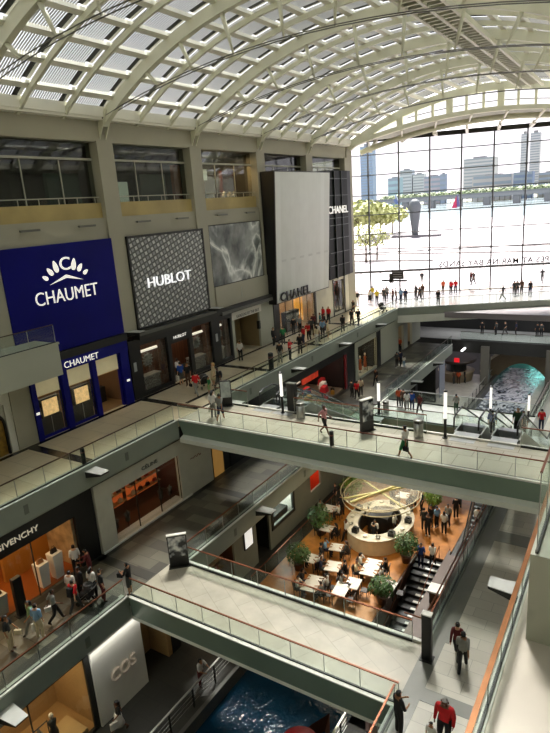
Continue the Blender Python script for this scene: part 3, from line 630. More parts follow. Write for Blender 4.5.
for i, (a, b) in enumerate(((26.4, 29.0), (31.7, 34.0), (35.0, 36.4))):
    nm = ('left', 'middle', 'right')[i]
    pane(FX + .05, a, b, .25, 3.5)
    t = thing('watch_display', 'dark display shelf with pale cog ornaments in the %s window of the black shopfront' % nm, 'display', (FX - .5, (a + b) / 2, .1), 0, 'window displays of the black shopfront'); w = (b - a) / 2 - .1
    MB().box(-.3, .2, -w, w * .55, .1, 1.0).build('cog_plinth', gear_m, t); MB().box(-.35, .3, -w, w * .6, 1.0, 1.08).build('shelf', paint('pale_shelf', '#8b8782', .4), t); MB().box(-.1, .2, -w, w, 2.75, 2.85).build('lamp_rail', paint('rail_white', '#c9c6bf', .4, emit='#fff2dd', es=.7), t)
    cg = MB(); R0 = min(.5, w * .7)
    for j in range(12):
        q = 6.28319 * j / 12; cg.beam((.12, -.25, 2.15), (.12, -.25 + R0 * math.cos(q), 2.15 + R0 * math.sin(q)), .06, .1, (1, 0, 0))
    cg.tube([(.12, -.25 + R0 * .72 * math.cos(6.28319 * j / 20), 2.15 + R0 * .72 * math.sin(6.28319 * j / 20)) for j in range(20)], .05, 6, closed=True); cg.build('cog', paint('pale_cog', '#8d8a86', .4), t)
    solid('stone_pier', 'brown stone strip at the right side of the %s window of the black shopfront' % nm, 'pier', FX - .35, FX - .05, b - .55, b - .03, .1, 3.5, brk_m)
lettering('HUBLOT', (FX + .2, 30.3, 3.3), 1.35, ltr_w, None, 'x', .02, .004, height=.2, name='shop_sign'); tag(bpy.data.objects['shop_sign.001'], 'tiny white letters over the black shopfront door', 'sign')
for y, nm in ((25.75, 'left of the cog windows'), (34.5, 'between the cog windows')):
    solid('wall_plaque', 'small pale plaque on the black pier ' + nm, 'plaque', FX + .15, FX + .18, y - .12, y + .12, 1.9, 2.5, paint('grey_plaque', '#a7a9aa', .4))
# ---- third bay: mural
def petals(name):
    t = NT(name); b = t.n('ShaderNodeBsdfPrincipled'); v = t.pos((1, 1, .75))
    n1 = t.n('ShaderNodeTexNoise'); n1.inputs['Scale'].default_value = .5; n1.inputs['Detail'].default_value = 4; t.l(v, n1.inputs['Vector'])
    n1.inputs['Distortion'].default_value = 1.1; n1.inputs['Scale'].default_value = .33; n1.inputs['Roughness'].default_value = .45
    sb = t.n('ShaderNodeMath', operation='SUBTRACT'); sb.inputs[1].default_value = .5; t.l(n1.outputs['Fac'], sb.inputs[0])
    ab_ = t.n('ShaderNodeMath', operation='ABSOLUTE'); t.l(sb.outputs[0], ab_.inputs[0])
    c = t.ramp(ab_.outputs[0], [(.0, srgb('#f4f5f0')), (.025, srgb('#b9bdba')), (.07, srgb('#5c6263')), (.2, srgb('#1b2022'))])
    t.l(t.mix(.4, c, t.ramp(t.noise(.5, 4, v), [(.4, srgb('#1d2122')), (.62, srgb('#d5d7d2'))]), 'SCREEN'), b.inputs['Base Color']); b.inputs['Roughness'].default_value = .5; t.l(b.outputs[0], t.out.inputs[0]); return t.m
mu = thing('wall_mural', 'black and white photographic mural of pale petals beside the woven billboard', 'mural', (FX + .05, 38.3, 6.1))
MB().box(-.1, .05, -3.45, 3.45, 0, 4.5).build('print', petals('petal_print'), mu); MB().box(-.1, .07, -3.5, 3.5, -.06, 0).box(-.1, .07, -3.5, 3.5, 4.5, 4.56).box(-.1, .07, -3.5, -3.45, 0, 4.5).box(-.1, .07, 3.45, 3.5, 0, 4.5).build('frame', dark2, mu)
S(MB().box(FX - .1, FX + .2, 34.9, 42.4, 4.35, 6.04), 'wall_left', beige)
S(MB().box(FX + .02, FX + .23, 38.2, 38.26, 4.8, 5.6), 'trim_23', palewall)
holed(FX - .1, FX + .1, 36.6, 43.4, 0, 3.95, [(37.0, 40.7, 0, 3.1)], 'wall_left_recess', palewall)
S(MB().box(FX - 2.2, FX - 2.1, 36.8, 41, 0, 3.95).box(FX - 2.2, FX - .1, 36.75, 36.9, 0, 3.95).box(FX - 2.2, FX - .1, 40.75, 40.9, 0, 3.95).box(FX - 2.2, FX - .1, 36.9, 40.75, 3.4, 3.5), 'wall_recess', paint('taupe_wall', '#8d7c5c', .5))
S(MB().box(FX - 2.2, FX, 36.9, 40.75, 0, .012), 'floor_recess', floor_m)
sg = thing('direction_sign', 'long white fascia sign with dark capital letters over the taupe recess', 'sign', (FX + .1, 38.8, 3.1)); MB().box(0, .08, -2.15, 2.1, 0, .95).build('board', white, sg); lettering('GARDENS BY THE BAY', (FX + .19, 38.9, 3.32), 3.3, paint('sign_letter', '#4a4a46', .5), sg, 'x', .01, .004, height=.24)
solid('wall_panel', 'small dark panel on the side of the taupe recess', 'wall panel', FX - .12, FX + .13, 40.5, 40.72, 1.6, 2.3, dark)
sy = MB().lathe([(.22, 0), (.22, .03)], (0, 0, 0), 16); o = sy.build('pictogram', paint('pictogram', '#c9b98f', .5), loc=(0, 0, 0)); o.location = (FX - 2.08, 39.4, 1.7); o.rotation_euler = (0, math.pi / 2, 0); tag(o, 'pale round pictogram on the back wall of the taupe recess', 'pictogram')
# ---- black and white fashion house block
cb = thing('billboard', 'tall blank pale grey billboard on a projecting black box', 'billboard', (FX + .2, 47.0, 3.42))
y0, y1 = -4.75, 5.35
MB().add([(-.05, y0, 0), (.72, y0, 0), (1.36, y0, 11.1), (-.05, y0, 11.1), (-.05, y1, 0), (.72, y1, 0), (1.36, y1, 11.1), (-.05, y1, 11.1)], [(0, 1, 2, 3), (7, 6, 5, 4), (0, 4, 5, 1), (1, 5, 6, 2), (2, 6, 7, 3), (3, 7, 4, 0)]).build('box', dark, cb)
MB().add([(.74, y0 + .12, .08), (.74, y1 - .1, .08), (1.38, y1 - .1, 11.0), (1.38, y0 + .12, 11.0), (.70, y0 + .12, .08), (.70, y1 - .1, .08), (1.33, y1 - .1, 11.0), (1.33, y0 + .12, 11.0)], [(0, 1, 2, 3), (4, 5, 6, 7), (0, 1, 5, 4), (1, 2, 6, 5), (2, 3, 7, 6), (3, 0, 4, 7)]).build('panel', tiles('pale_screen', '#c9ccc4', '#d2d5ce', '#bcbfb8', (1.3, .8), .006, .25, .1), cb)
lettering('CHANEL', (FX + 1.0, 45.55, 3.95), 5.4, dark, cb, 'x', .06, .03, height=.82)
db = thing('glass_display_tower', 'dark glass tower with white letters beside the pale grey billboard', 'shop tower', (FX, 55.4, 4.1))
MB().prism([(0, -2.8), (1.0, -2.8), (1.15, 1.6), (1.05, 2.6), (.6, 3.1), (0, 3.1)], lambda p, q: (p, q, 0 if q < 0 else .1), lambda p, q: (p, q, 10.6)).build('body', tiles('dark_glass_wall', '#0a0c0b', '#121814', '#050505', (1.4, 1.2), .03, .35, .5, 0, .1), db)
lettering('CHANEL', (FX + 1.2, 54.6, 10.95), 4.4, ltr_w, db, 'x', .05, .004, height=.72)
gr = MB()
for z in (1.3, 2.6, 4, 5.3, 6, 8.2, 9.8): gr.box(.98, 1.17, -2.78, 1.6, z, z + .06)
for y in (-1.4, .2): gr.box(1.0, 1.2, y, y + .06, 0, 10.6)
gr.build('glazing_bar', paint('bar_grey', '#3c403e', .3, .5), db)
holed(FX - .1, FX + .1, 43.4, 59.4, 0, 4.1, [(43.8, 50.7, 0, 3.4), (55.0, 57.5, .2, 3.6)], 'wall_left_lower', offwhite)
S(MB().box(FX + .1, FX + .16, 42.9, 43.9, 0, 3.9).box(FX + .1, FX + .18, 50.6, 50.9, 0, 3.7).box(FX + .1, FX + .16, 54.8, 55.0, 0, 3.8).box(FX + .1, FX + .16, 57.5, 57.75, 0, 3.8), 'trim_24', dark)
room(FX - 3.5, FX - .1, 43.6, 51, 0, 3.6, paint('bright_shop_wall', '#b9a58a', .6), paint('shop_floor_pale', '#a59a86', .3)); area('shop_lamp', (FX - 1.8, 47, 3.5), 2.5, 6, 130, (1, .86, .7))
room(FX - 1.6, FX - .1, 54.9, 57.6, 0, 3.8, dark2, dark2); area('shop_lamp', (FX - .8, 56.2, 3.6), .8, 2, 14)
pane(FX, 43.8, 50.7, 0, 3.4, n=5); pane(FX, 55, 57.5, .2, 3.6, n=2)
solid('light_screen', 'white glowing panel inside the shop window under the pale billboard', 'light panel', FX - 1.3, FX - 1.2, 44.1, 45.9, .5, 3.1, paint('glow_panel', '#e6e6ee', .5, emit='#eef0ff', es=.8))
solid('light_screen', 'amber glowing panel inside the shop window under the pale billboard', 'light panel', FX - 1.3, FX - 1.2, 48.9, 50.5, .4, 3.2, paint('amber_panel', '#c48a3a', .5, emit='#e09a40', es=.6))
for i, y in enumerate((46.1, 47.5)):
    solid('display_rack', 'dark rack in the shop window under the pale billboard, ' + ('beside the white panel' if i == 0 else 'nearer the amber panel'), 'rack', FX - 1.1, FX - .5, y, y + 1, .03, 1.9, dark2, group='racks under the pale billboard')
for i in range(3): solid('red_display', ('bottom', 'middle', 'top')[i] + ' red garment block in the narrow window by the glass wall', 'garment', FX - 1.0, FX - .6, 55.6, 56.6, .5 + i * 1.0, 1.3 + i * 1.0, paint('red_cloth', '#9c2a20', .7), group='red garments in the narrow window')
# ---- lower gallery shops (level below)
LX = -22.75
holed(LX - .15, LX, -4, 17.1, Z2, -1.2, [(4.5, 15.9, Z2, -2.35)], 'wall_shopfront', dark)
room(LX - 5, LX - .15, 4.2, 16.2, Z2, -1.7, paint('orange_shop_wall', '#8a3f14', .5), paint('orange_shop_floor', '#8c4a1c', .3)); area('shop_lamp', (LX - 2, 11, -1.8), 3, 8, 190, (1, .66, .33))
S(MB().box(LX - 2.6, LX - 2.4, 13.2, 15.8, Z2, -2.0), 'wall_screen', paint('ochre_screen', '#b37a30', .5)); S(MB().box(LX - 2.4, LX - .2, 15.75, 15.9, Z2, -2), 'wall_screen', paint('marble_reveal', '#a08a68', .4, var=.4, scale=2))
lettering('GIVENCHY', (LX + .06, 12.78, -1.78), 2.15, paint('gold_letter', '#d9d0bd', .5, emit='#e8dcc0', es=.3), None, 'x', .05, -.004, height=.27, name='shop_sign'); tag(bpy.data.objects['shop_sign.002'], 'pale raised capital letters on the black fascia over the orange shop', 'sign')
pane(LX - .05, 4.5, 13.4, Z2, -2.35, n=4)
for i, (u, v, h) in enumerate(((46, 586, 1.25), (58, 576, 1.35), (1, 613, 1.0))):
    p = at(u, v, z=Z2); y = p.y; x = LX - .55
    t = thing('display_plinth', ('white plinth with a bag in the orange shop window, middle of three', 'white plinth with a dark bag in the orange shop window, nearest the doorway', 'white plinth in the orange shop window at the picture edge')[i], 'plinth', (x, y, Z2), 0, 'plinths in the orange shop'); w = .28
    MB().add([(-w * .75, -w * .75, .03), (w * .75, -w * .75, .03), (w * .75, w * .75, .03), (-w * .75, w * .75, .03), (-w, -w, h), (w, -w, h), (w, w, h), (-w, w, h)], [(0, 3, 2, 1), (4, 5, 6, 7), (0, 1, 5, 4), (1, 2, 6, 5), (2, 3, 7, 6), (3, 0, 4, 7)]).build('pedestal', white, t)
    b = thing('handbag', ('tan handbag on the middle white plinth of the orange shop', 'black handbag on the plinth nearest the orange shop doorway', 'brown handbag on the plinth at the picture edge')[i], 'handbag', (x, y, Z2 + h)); bm_ = paint(('tan_leather', 'black_leather', 'brown_leather')[i], ('#a5764a', '#17140f', '#5a3820')[i], .4)
    MB().add([(-.08, -.17, 0), (.08, -.17, 0), (.08, .17, 0), (-.08, .17, 0), (-.03, -.13, .22), (.03, -.13, .22), (.03, .13, .22), (-.03, .13, .22)], [(0, 3, 2, 1), (4, 5, 6, 7), (0, 1, 5, 4), (1, 2, 6, 5), (2, 3, 7, 6), (3, 0, 4, 7)]).build('body', bm_, b); MB().tube([(0, -.09, .2), (0, -.07, .33), (0, .07, .33), (0, .09, .2)], .012, 6).build('handle', bm_, b)
p = at(31, 618, z=Z2); t = thing('sign_totem', 'tall thin black totem at the orange shop front', 'totem', (LX + .35, p.y, Z2)); MB().box(-.12, .12, -.22, .22, 0, 1.9).build('post', dark, t, bevel=.02); MB().box(-.2, .2, -.3, .3, 0, .04).build('base', dark2, t)
# white framed leather goods shop
holed(LX - .2, LX + .12, 17.15, 26.5, Z2, -.9, [(18.2, 23.5, Z2 + .12, -2.2)], 'wall_shopfront', offwhite)
S(MB().box(LX + .12, LX + .2, 17.15, 24.3, Z2, Z2 + .1).box(LX - .6, LX - .2, 18.1, 23.6, Z2 - .0, Z2 + .12), 'trim_25', white)
room(LX - 4.5, LX - .2, 17.6, 24.2, Z2, -1.8, paint('wine_brown_wall', '#4d2414', .5), paint('tan_floor', '#3d2717', .3)); area('shop_lamp', (LX - 2, 21, -1.9), 3, 5, 48, (1, .68, .4))
pane(LX, 18.2, 23.5, Z2 + .12, -2.2, n=3)
lettering('CÉLINE', (LX + .15, 21.1, -1.75), 1.25, paint('grey_letter', '#5c5c55', .5), None, 'x', .03, .004, height=.26, name='shop_sign'); tag(bpy.data.objects['shop_sign.003'], 'small grey capital letters on the white shop frame of the lower gallery', 'sign')
rk = [0]
def shelf(x, y0, y1, z0, n, label, lit, items, grp):
    t = thing('display_shelf', label, 'shelf', (x, (y0 + y1) / 2, z0)); w = (y1 - y0) / 2
    MB().box(-.4, -.36, -w, w, 0, n * .62).build('back_panel', lit, t)
    for j in range(n): MB().box(-.4, 0, -w, w, j * .62 + .28, j * .62 + .32).build('shelf_board', wood_m, t)
    for j in range(n):
        for q in range(items):
            yy = (y0 + y1) / 2 - w + (q + .6) * 2 * w / (items + .2); c = ('#1a1512', '#7a1f16', '#a5713c', '#c9bfa8', '#3a2a22')[(rk[0] * 3 + q + j) % 5]; cn = ('black', 'dark red', 'tan', 'cream', 'brown')[(rk[0] * 3 + q + j) % 5]
            b = MB().add([(-.09, -.15, 0), (.09, -.15, 0), (.09, .15, 0), (-.09, .15, 0), (-.04, -.11, .2), (.04, -.11, .2), (.04, .11, .2), (-.04, .11, .2)], [(0, 3, 2, 1), (4, 5, 6, 7), (0, 1, 5, 4), (1, 2, 6, 5), (2, 3, 7, 6), (3, 0, 4, 7)]).tube([(0, -.08, .2), (0, -.05, .3), (0, .05, .3), (0, .08, .2)], .012, 5).build('handbag', paint('bag_' + cn.replace(' ', '_'), c, .45))
            b.location = (x - .2, yy, z0 + j * .62 + .32); tag(b, '%s handbag, %s on the %s board, %s' % (cn, WORDS[q], WORDS[j], grp), 'handbag', 'handbags on the ' + grp)
    rk[0] += 1; return t
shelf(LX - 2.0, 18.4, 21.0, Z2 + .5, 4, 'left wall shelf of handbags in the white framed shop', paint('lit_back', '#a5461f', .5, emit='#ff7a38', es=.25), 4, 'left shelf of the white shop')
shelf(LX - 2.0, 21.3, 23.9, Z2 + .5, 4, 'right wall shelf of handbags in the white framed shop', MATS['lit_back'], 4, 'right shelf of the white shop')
for i, (y, h) in enumerate(((18.75, .95), (19.6, 1.0), (22.3, 1.1), (23.1, .9))):
    t = thing('mannequin_bust', ('grey dress form in the white framed window, %s from the left' % WORDS[i]), 'dress form', (LX - .55, y, Z2 + .05), 0, 'dress forms in the white framed window')
    MB().lathe([(.13, .0), (.13, .02), (.02, .04), (.02, h * .45)], n=10).build('stand', dark2, t, smooth=True); MB().lathe([(.1, h * .42), (.17, h * .55), (.13, h * .72), (.2, h * .95), (.06, h * 1.02), (.05, h * 1.12)], n=12, sx=.75).build('torso', paint('grey_cloth', '#4d4640', .8), t, smooth=True)
scr = MB(); pts = [(0, -.5 + i * .1, .06 * math.sin(i * 1.9) + .04 * math.sin(i * 4.1)) for i in range(11)]; scr.tube(pts, .02, 6); o = scr.build('wall_script', paint('faded_red', '#7a3a32', .6)); o.location = (LX + .13, 25.0, Z2 + 2.3); tag(o, 'small red handwritten squiggle on the plain white wall of the lower gallery', 'wall lettering')
S(MB().box(LX - .3, LX - .05, 26.5, 28.6, Z2, -1.2), 'wall_left_lower', dark); S(MB().box(LX - .2, LX + .1, 24.3, 26.5, Z2, Z2 + .15), 'trim_26', dark)
solid('lit_doorway', 'warm lit doorway panel beyond the plain white wall, under the upper bridge', 'doorway', LX - .045, LX + .02, 26.8, 27.8, Z2, Z2 + 2.2, paint('warm_door', '#8a6a40', .5, emit='#d8a050', es=.2))
# red shop, orange window and white wall further along the lower gallery
holed(LX - .15, LX, 28.6, 49, Z2, -1.0, [(36.5, 46.5, Z2, -2.0)], 'wall_shopfront', dark)
room(LX - 4.5, LX - .15, 36.2, 46.8, Z2, -1.6, paint('dark_red_wall', '#1c0d0c', .6), paint('wood_floor_pale', '#8a7a66', .35)); area('shop_lamp', (LX - 2, 41.5, -1.7), 3, 8, 120, (1, .82, .66))
cols = ('red', '#b3161f'), ('white', '#d9d2c8'), ('red', '#a01a1a'), ('mustard', '#b8862a'), ('dark blue', '#22335a'), ('red', '#c02020')
for i in range(9):
    y = 37.6 + i * .98; c = cols[i % 6]
    t = thing('clothes_table', '%s covered display stand in the red shop, %s from the left' % (c[0], (WORDS + ['ninth'])[i]), 'display stand', (LX - .5 - .62 * (i % 3), y, Z2), 0, 'display stands of the red shop')
    MB().box(-.35, .35, -.4, .4, .55, .65).build('top', paint('stand_top', '#a08c78', .5), t)
    for j in (-1, 1): MB().box(-.03, .03, j * .34 - .03, j * .34 + .03, 0, .55).build('leg', dark2, t)
    o = MB().add([(-.3, -.34, 0), (.3, -.34, 0), (.3, .34, 0), (-.3, .34, 0), (-.24, -.26, .5), (.24, -.26, .5), (.2, .26, .6), (-.2, .26, .6)], [(0, 3, 2, 1), (4, 5, 6, 7), (0, 1, 5, 4), (1, 2, 6, 5), (2, 3, 7, 6), (3, 0, 4, 7)]).build('folded_clothes', paint('cloth_' + c[1][1:], c[1], .8)); o.location = (LX - .5 - .62 * (i % 3), y, Z2 + .65)
    tag(o, 'heap of %s clothes on the %s display stand of the red shop' % (c[0], (WORDS + ['ninth'])[i]), 'clothes', 'clothes in the red shop')
solid('poster_panel', 'bright red and cream poster on the back wall of the red shop', 'poster', LX - 2.5, LX - 2.4, 43, 46, Z2 + 1.2, Z2 + 3, paint('red_poster', '#b8402a', .6, emit='#d8452c', es=.25, var=.6, scale=1.3))
solid('poster_panel', 'white poster on the back wall of the red shop', 'poster', LX - 2.5, LX - 2.4, 40.5, 42.6, Z2 + 1.6, Z2 + 2.9, paint('white_poster', '#d8d2c4', .6, emit='#e8e0d0', es=.3))
solid('red_pilaster', 'narrow shiny dark red pilaster at the end of the red shop', 'pilaster', LX + .01, LX + .14, 46.6, 47.0, Z2, -1.9, paint('shiny_red', '#7a1a20', .2))
holed(LX - .15, LX + .1, 49, 68, Z2, -1.0, [(49.6, 54.2, Z2 + .3, -1.9), (60.5, 62.2, Z2, -2.2), (63.5, 65, Z2, -2.2)], 'wall_shopfront', palewall)
room(LX - 1.6, LX - .15, 49.4, 54.4, Z2, -1.8, dark2, white); area('shop_lamp', (LX - .8, 52, -1.9), .9, 4, 45, (1, .75, .45))
room(LX - 2.5, LX - .15, 60, 66, Z2, -1.8, paint('cream_room', '#a39478', .6), dark2); area('shop_lamp', (LX - 1.2, 63, -1.9), 1.2, 4, 25, (1, .9, .75))
pane(LX, 49.6, 54.2, Z2 + .3, -1.9, n=2); S(MB().box(LX + .1, LX + .15, 54.2, 55.2, Z2, -1.4), 'trim_27', dark)
for i in range(3):
    t = thing('mannequin', 'orange dressed mannequin in the far lit window of the lower gallery, %s from the left' % WORDS[i], 'mannequin', (LX - .7, 50.6 + i * 1.2, Z2 + .1), 0, 'mannequins in the far lit window')
    MB().lathe([(.22, .3), (.2, .8), (.13, 1.05), (.2, 1.35), (.06, 1.45)], n=12, sx=.7).build('dress', paint('orange_dress', '#b85a22', .7), t, smooth=True); MB().lathe([(.05, 1.44), (.05, 1.5), (.09, 1.56), (.1, 1.66), (.05, 1.75)], n=10).build('head', paint('ivory', '#cfc3ad', .5), t, smooth=True); MB().lathe([(.16, 0), (.16, .03), (.03, .05), (.03, .35)], n=10).build('stand', steel, t)
# ---- basement shops
BX = -19.05
holed(BX - .15, BX, 4, 12.75, Z1, Z2 - .6, [(7, 12.5, Z1 + .15, Z2 - 1.3)], 'wall_shopfront', dark2)
room(BX - 3, BX - .15, 6.5, 12.7, Z1, Z2 - 1.4, paint('tan_room', '#a8875a', .5), paint('tan_room_floor', '#b08a58', .4)); area('shop_lamp', (BX - 1.4, 10, Z2 - 1.55), 2, 4, 80, (1, .8, .5))
pane(BX - .05, 7, 12.5, Z1 + .15, Z2 - 1.3, n=2)
S(MB().box(BX - 1.6, BX - .2, 9.6, 12.2, Z1 + .02, Z1 + .35), 'trim_28', paint('pale_podium', '#c8a874', .5))
S(MB().box(BX - 1.6, BX + .1, 12.75, 15.7, Z1, Z2 - .6), 'wall_white_block', white)
S(MB().box(BX - 1.6, BX - 1.4, 15.7, 19.4, Z1, Z2 - .6).box(BX - 1.5, BX - .1, 17.4, 17.7, Z1, Z2 - .6), 'wall_basement', paint('timber_reveal', '#a98a5c', .5)); S(MB().box(BX - 1.35, BX - .05, 17.7, 18.3, Z1, Z2 - .6), 'wall_basement', dark)
lettering('COS', (BX + .12, 14.35, Z1 + 2.0), 1.5, paint('cos_letter', '#8a7f70', .4, emit='#c8b8a0', es=.15), None, 'x', .1, .004, .95, height=.62, name='shop_sign'); tag(bpy.data.objects['shop_sign.004'], 'raised capital letters on the white basement wall block', 'sign')
rk_ = thing('clothes_rail', 'black clothes rail with hanging garments in the tan basement window', 'clothes rail', (BX - .8, 9.6, Z1 + .15)); MB().tube([(0, -1.2, 0), (0, -1.2, 1.6), (0, 1.2, 1.6), (0, 1.2, 0)], .03, 8).build('frame', dark, rk_)
for i in range(6):
    cn, c = (('black', '#15130f'), ('dark grey', '#3c3833'), ('white', '#c9c4b8'), ('brown', '#4d3626'), ('black', '#1a1816'), ('grey', '#77726a'))[i]
    o = MB().add([(-.22, -.03, 0), (.22, -.03, 0), (.22, .05, 0), (-.22, .05, 0), (-.16, -.02, .75), (.16, -.02, .75), (.16, .03, .75), (-.16, .03, .75), (-.03, 0, .86), (.03, 0, .86)], [(0, 3, 2, 1), (0, 1, 5, 4), (1, 2, 6, 5), (2, 3, 7, 6), (3, 0, 4, 7), (4, 5, 9, 8), (6, 7, 8, 9), (5, 6, 9), (7, 4, 8)]).tube([(0, 0, .85), (0, 0, .93)], .008, 5).build('hanging_garment', paint('garment_' + c[1:], c, .8)); o.location = (BX - .8, 8.7 + i * .34, Z1 + .82); tag(o, '%s garment on the basement clothes rail, %s from its left end' % (cn, WORDS[i]), 'garment', 'garments on the basement rail')
t = thing('mannequin', 'dark dressed mannequin in the tan basement window', 'mannequin', (BX - .6, 10.9, Z1 + .4)); MB().lathe([(.2, .3), (.2, .8), (.13, 1.05), (.2, 1.35), (.06, 1.45)], n=12, sx=.7).build('coat', dark2, t, smooth=True); MB().lathe([(.05, 1.44), (.05, 1.5), (.09, 1.56), (.1, 1.66), (.05, 1.75)], n=10).build('head', MATS['ivory'], t, smooth=True); MB().lathe([(.16, 0), (.16, .03), (.03, .05), (.03, .35)], n=10).build('stand', steel, t)
area('wall_fill_light', (-18.72, 13.6, -6.42), .2, 5.5, 26, (1, .97, .9))  # added fill that brightens the white basement wall, no fitting behind it
# beyond the lower bridge
B2 = -19.5
holed(B2 - .15, B2, 18.3, 48, Z1, Z2 - .6, [(19.4, 24.0, Z1, Z2 - 1.3), (26.4, 27.9, Z1, Z2 - 1.3), (28.4, 31.0, Z1 + 1.55, Z2 - 1.42), (33.6, 35.2, Z1 + 1.5, Z2 - 1.5)], 'wall_shopfront', paint('grey_green_wall', '#74766c', .55))
room(B2 - 2.5, B2 - .15, 19.2, 24.2, Z1, Z2 - 1.4, paint('brown_room', '#4a2c18', .6), wood_m); area('shop_lamp', (B2 - 1.2, 21.8, Z2 - 1.55), 1.6, 3.5, 30, (1, .72, .42))
room(B2 - 2.6, B2 - .15, 26.3, 28.0, Z1, Z2 - 1.3, dark2, dark2)
room(B2 - 2, B2 - .15, 28.2, 31.2, Z1, Z2 - 1.4, white, white); area('shop_lamp', (B2 - 1, 29.7, Z2 - 1.55), 1.4, 2.4, 110, (.9, 1, .95))
room(B2 - 2, B2 - .15, 33.4, 35.4, Z1, Z2 - 1.4, paint('vermilion_wall', '#c0391a', .5), dark2); area('shop_lamp', (B2 - 1, 34.4, Z2 - 1.55), 1.4, 1.6, 40, (1, .8, .6))
pane(B2 - .05, 28.4, 31.0, Z1 + 1.55, Z2 - 1.42)
solid('window_counter', 'dark low counter in the bright white basement window', 'counter', B2 - 1.2, B2 - .4, 28.5, 30.9, Z1 + .03, Z1 + 1.75, dark2)
S(MB().box(B2 + .01, B2 + .06, 28.15, 28.4, Z1 + 1.3, Z2 - 1.3).box(B2 + .01, B2 + .06, 31.0, 31.2, Z1 + 1.3, Z2 - 1.3).box(B2 + .01, B2 + .06, 28.15, 31.2, Z1 + 1.3, Z1 + 1.55), 'trim_31', dark2)
lp = thing('light_box_poster', 'bright white lit poster on the basement pier', 'lit poster', (B2 + .06, 25.43, Z1 + 1.72)); MB().box(-.04, .03, -.46, .46, 0, 1.62).build('frame', dark2, lp); MB().box(.03, .045, -.4, .4, .06, 1.56).build('poster', paint('lit_poster', '#d8d4cc', .5, emit='#f2f0ea', es=.6, var=.45, scale=2.5), lp)
shelf(B2 - .75, 19.6, 23.8, Z1 + .2, 5, 'brown shelf of bags in the basement shop behind the lower bridge', paint('brown_back', '#5a3a22', .6), 5, 'basement shelf behind the lower bridge')
S(MB().box(-28, -19.7, 48.05, 48.3, Z1, Z2 - .5).box(-28, -18.3, 60, 60.3, Z1, Z2 - .5), 'wall_basement', dark2)
for i in range(12):
    cn, c = (('red', '#c8141c'), ('white', '#d9d2c8'), ('mustard', '#b8862a'), ('black', '#1a1816'))[i % 4]
    y = 38.0 + i * .68; o = MB().box(-.16, .16, -.12, .12, 0, .12).box(-.15, .15, -.11, .11, .12, .34).tube([(0, -.06, .34), (0, -.05, .46), (0, .05, .46), (0, .06, .34)], .012, 5).build('gift_bag', paint('gift_' + cn, c, .6)); o.location = (LX - .1 - .35 * (i % 2) - .25, y, Z2 + .03)
    tag(o, '%s gift bag on the floor of the red shop, %s from the left' % (cn, (WORDS + ['ninth', 'tenth', 'eleventh', 'twelfth'])[i]), 'gift bag', 'gift bags in the red shop')
# ------------------------------------------------------------------ balustrades
def balustrade(a, b, z, label, rail=None, h=1.0, step=1.5, group='glass balustrades of the galleries', wide=.06):
    a = Vector((a[0], a[1], z)); b = Vector((b[0], b[1], z)); d = b - a; L = d.length; d.normalize(); n = max(1, round(L / step)); s = L / n
    t = thing('glass_balustrade', label, 'balustrade', a, 0, group); nr = Vector((-d.y, d.x, 0)) * .012
    for i in range(n):
        p, q = d * (s * i + .015), d * (s * (i + 1) - .015)
        MB().add([p - nr + Vector((0, 0, .02)), q - nr + Vector((0, 0, .02)), q - nr + Vector((0, 0, h - .03)), p - nr + Vector((0, 0, h - .03)), p + nr + Vector((0, 0, .02)), q + nr + Vector((0, 0, .02)), q + nr + Vector((0, 0, h - .03)), p + nr + Vector((0, 0, h - .03))],
                 [(0, 1, 2, 3), (7, 6, 5, 4), (0, 4, 5, 1), (1, 5, 6, 2), (2, 6, 7, 3), (3, 7, 4, 0)]).build('glass_panel', bal_m, t)
    MB().beam(Vector((0, 0, h)), d * L + Vector((0, 0, h)), wide, .045).build('handrail', rail or copper, t)
    MB().beam(Vector((0, 0, .05)), d * L + Vector((0, 0, .05)), .07, .1).build('base_channel', chan_m, t)
    for i in range(n + 1): MB().box((d * s * i).x - .012, (d * s * i).x + .012, (d * s * i).y - .012, (d * s * i).y + .012, .05, h).build('post', steel, t)
    return t
bronze = paint('dark_bronze_rail', '#4c3a2c', .35, .6)
balustrade((-22.55, -6), (-22.55, 23.4), Z3, 'glass balustrade with thin dark rail in front of the blue shopfront', bronze)
balustrade((-22.55, 27.4), (-22.55, 59.5), Z3, 'glass balustrade along the gallery in front of the black and white shops', bronze)
balustrade((-22.4, 23.72), (-2.3, 23.72), Z3, 'glass balustrade with copper rail on the near side of the upper bridge')
for x0, x1, w in ((-22.3, -19.8, 'left of the escalators by the advertising stand'), (-16.5, -8.7, 'between the two escalator openings'), (-4.2, -2.4, 'right of the wide escalator opening')):
    balustrade((x0, 27.1), (x1, 27.1), Z3, 'glass balustrade, far side of the upper bridge, ' + w)
t_ = lambda x: 59.7 + .527 * (x + 22.4) + .12
balustrade((-22.4, t_(-22.4)), (4, t_(4)), Z3, 'glass balustrade along the bright concourse by the glass wall', steel)
balustrade((-18.97, -6), (-18.97, 15.1), Z2, 'glass balustrade with copper rail in front of the orange shop')
balustrade((-18.27, 18.8), (-18.27, 40.9), Z2, 'glass balustrade on the lower gallery above the basement poster')
balustrade((-18.27, 45.5), (-18.27, 66), Z2, 'glass balustrade on the far dark stretch of the lower gallery', bronze)
balustrade((-18.9, 15.38), (-5.9, 15.38), Z2, 'glass balustrade with copper rail on the near side of the lower bridge', h=.94)
balustrade((-18.2, 18.48), (-6.5, 18.48), Z2, 'glass balustrade with copper rail between the lower bridge and the restaurant')
balustrade((-5.98, -6), (-5.98, 15.2), Z2, 'glass balustrade the leaning man in black stands at')
balustrade((-5.98, 18.9), (-5.98, 40.9), Z2, 'glass balustrade between the stairwell and the grey walkway')
balustrade((-17.9, 41.12), (-9, 41.12), Z2, 'glass balustrade on the near side of the far bridge, left of the escalators', bronze)
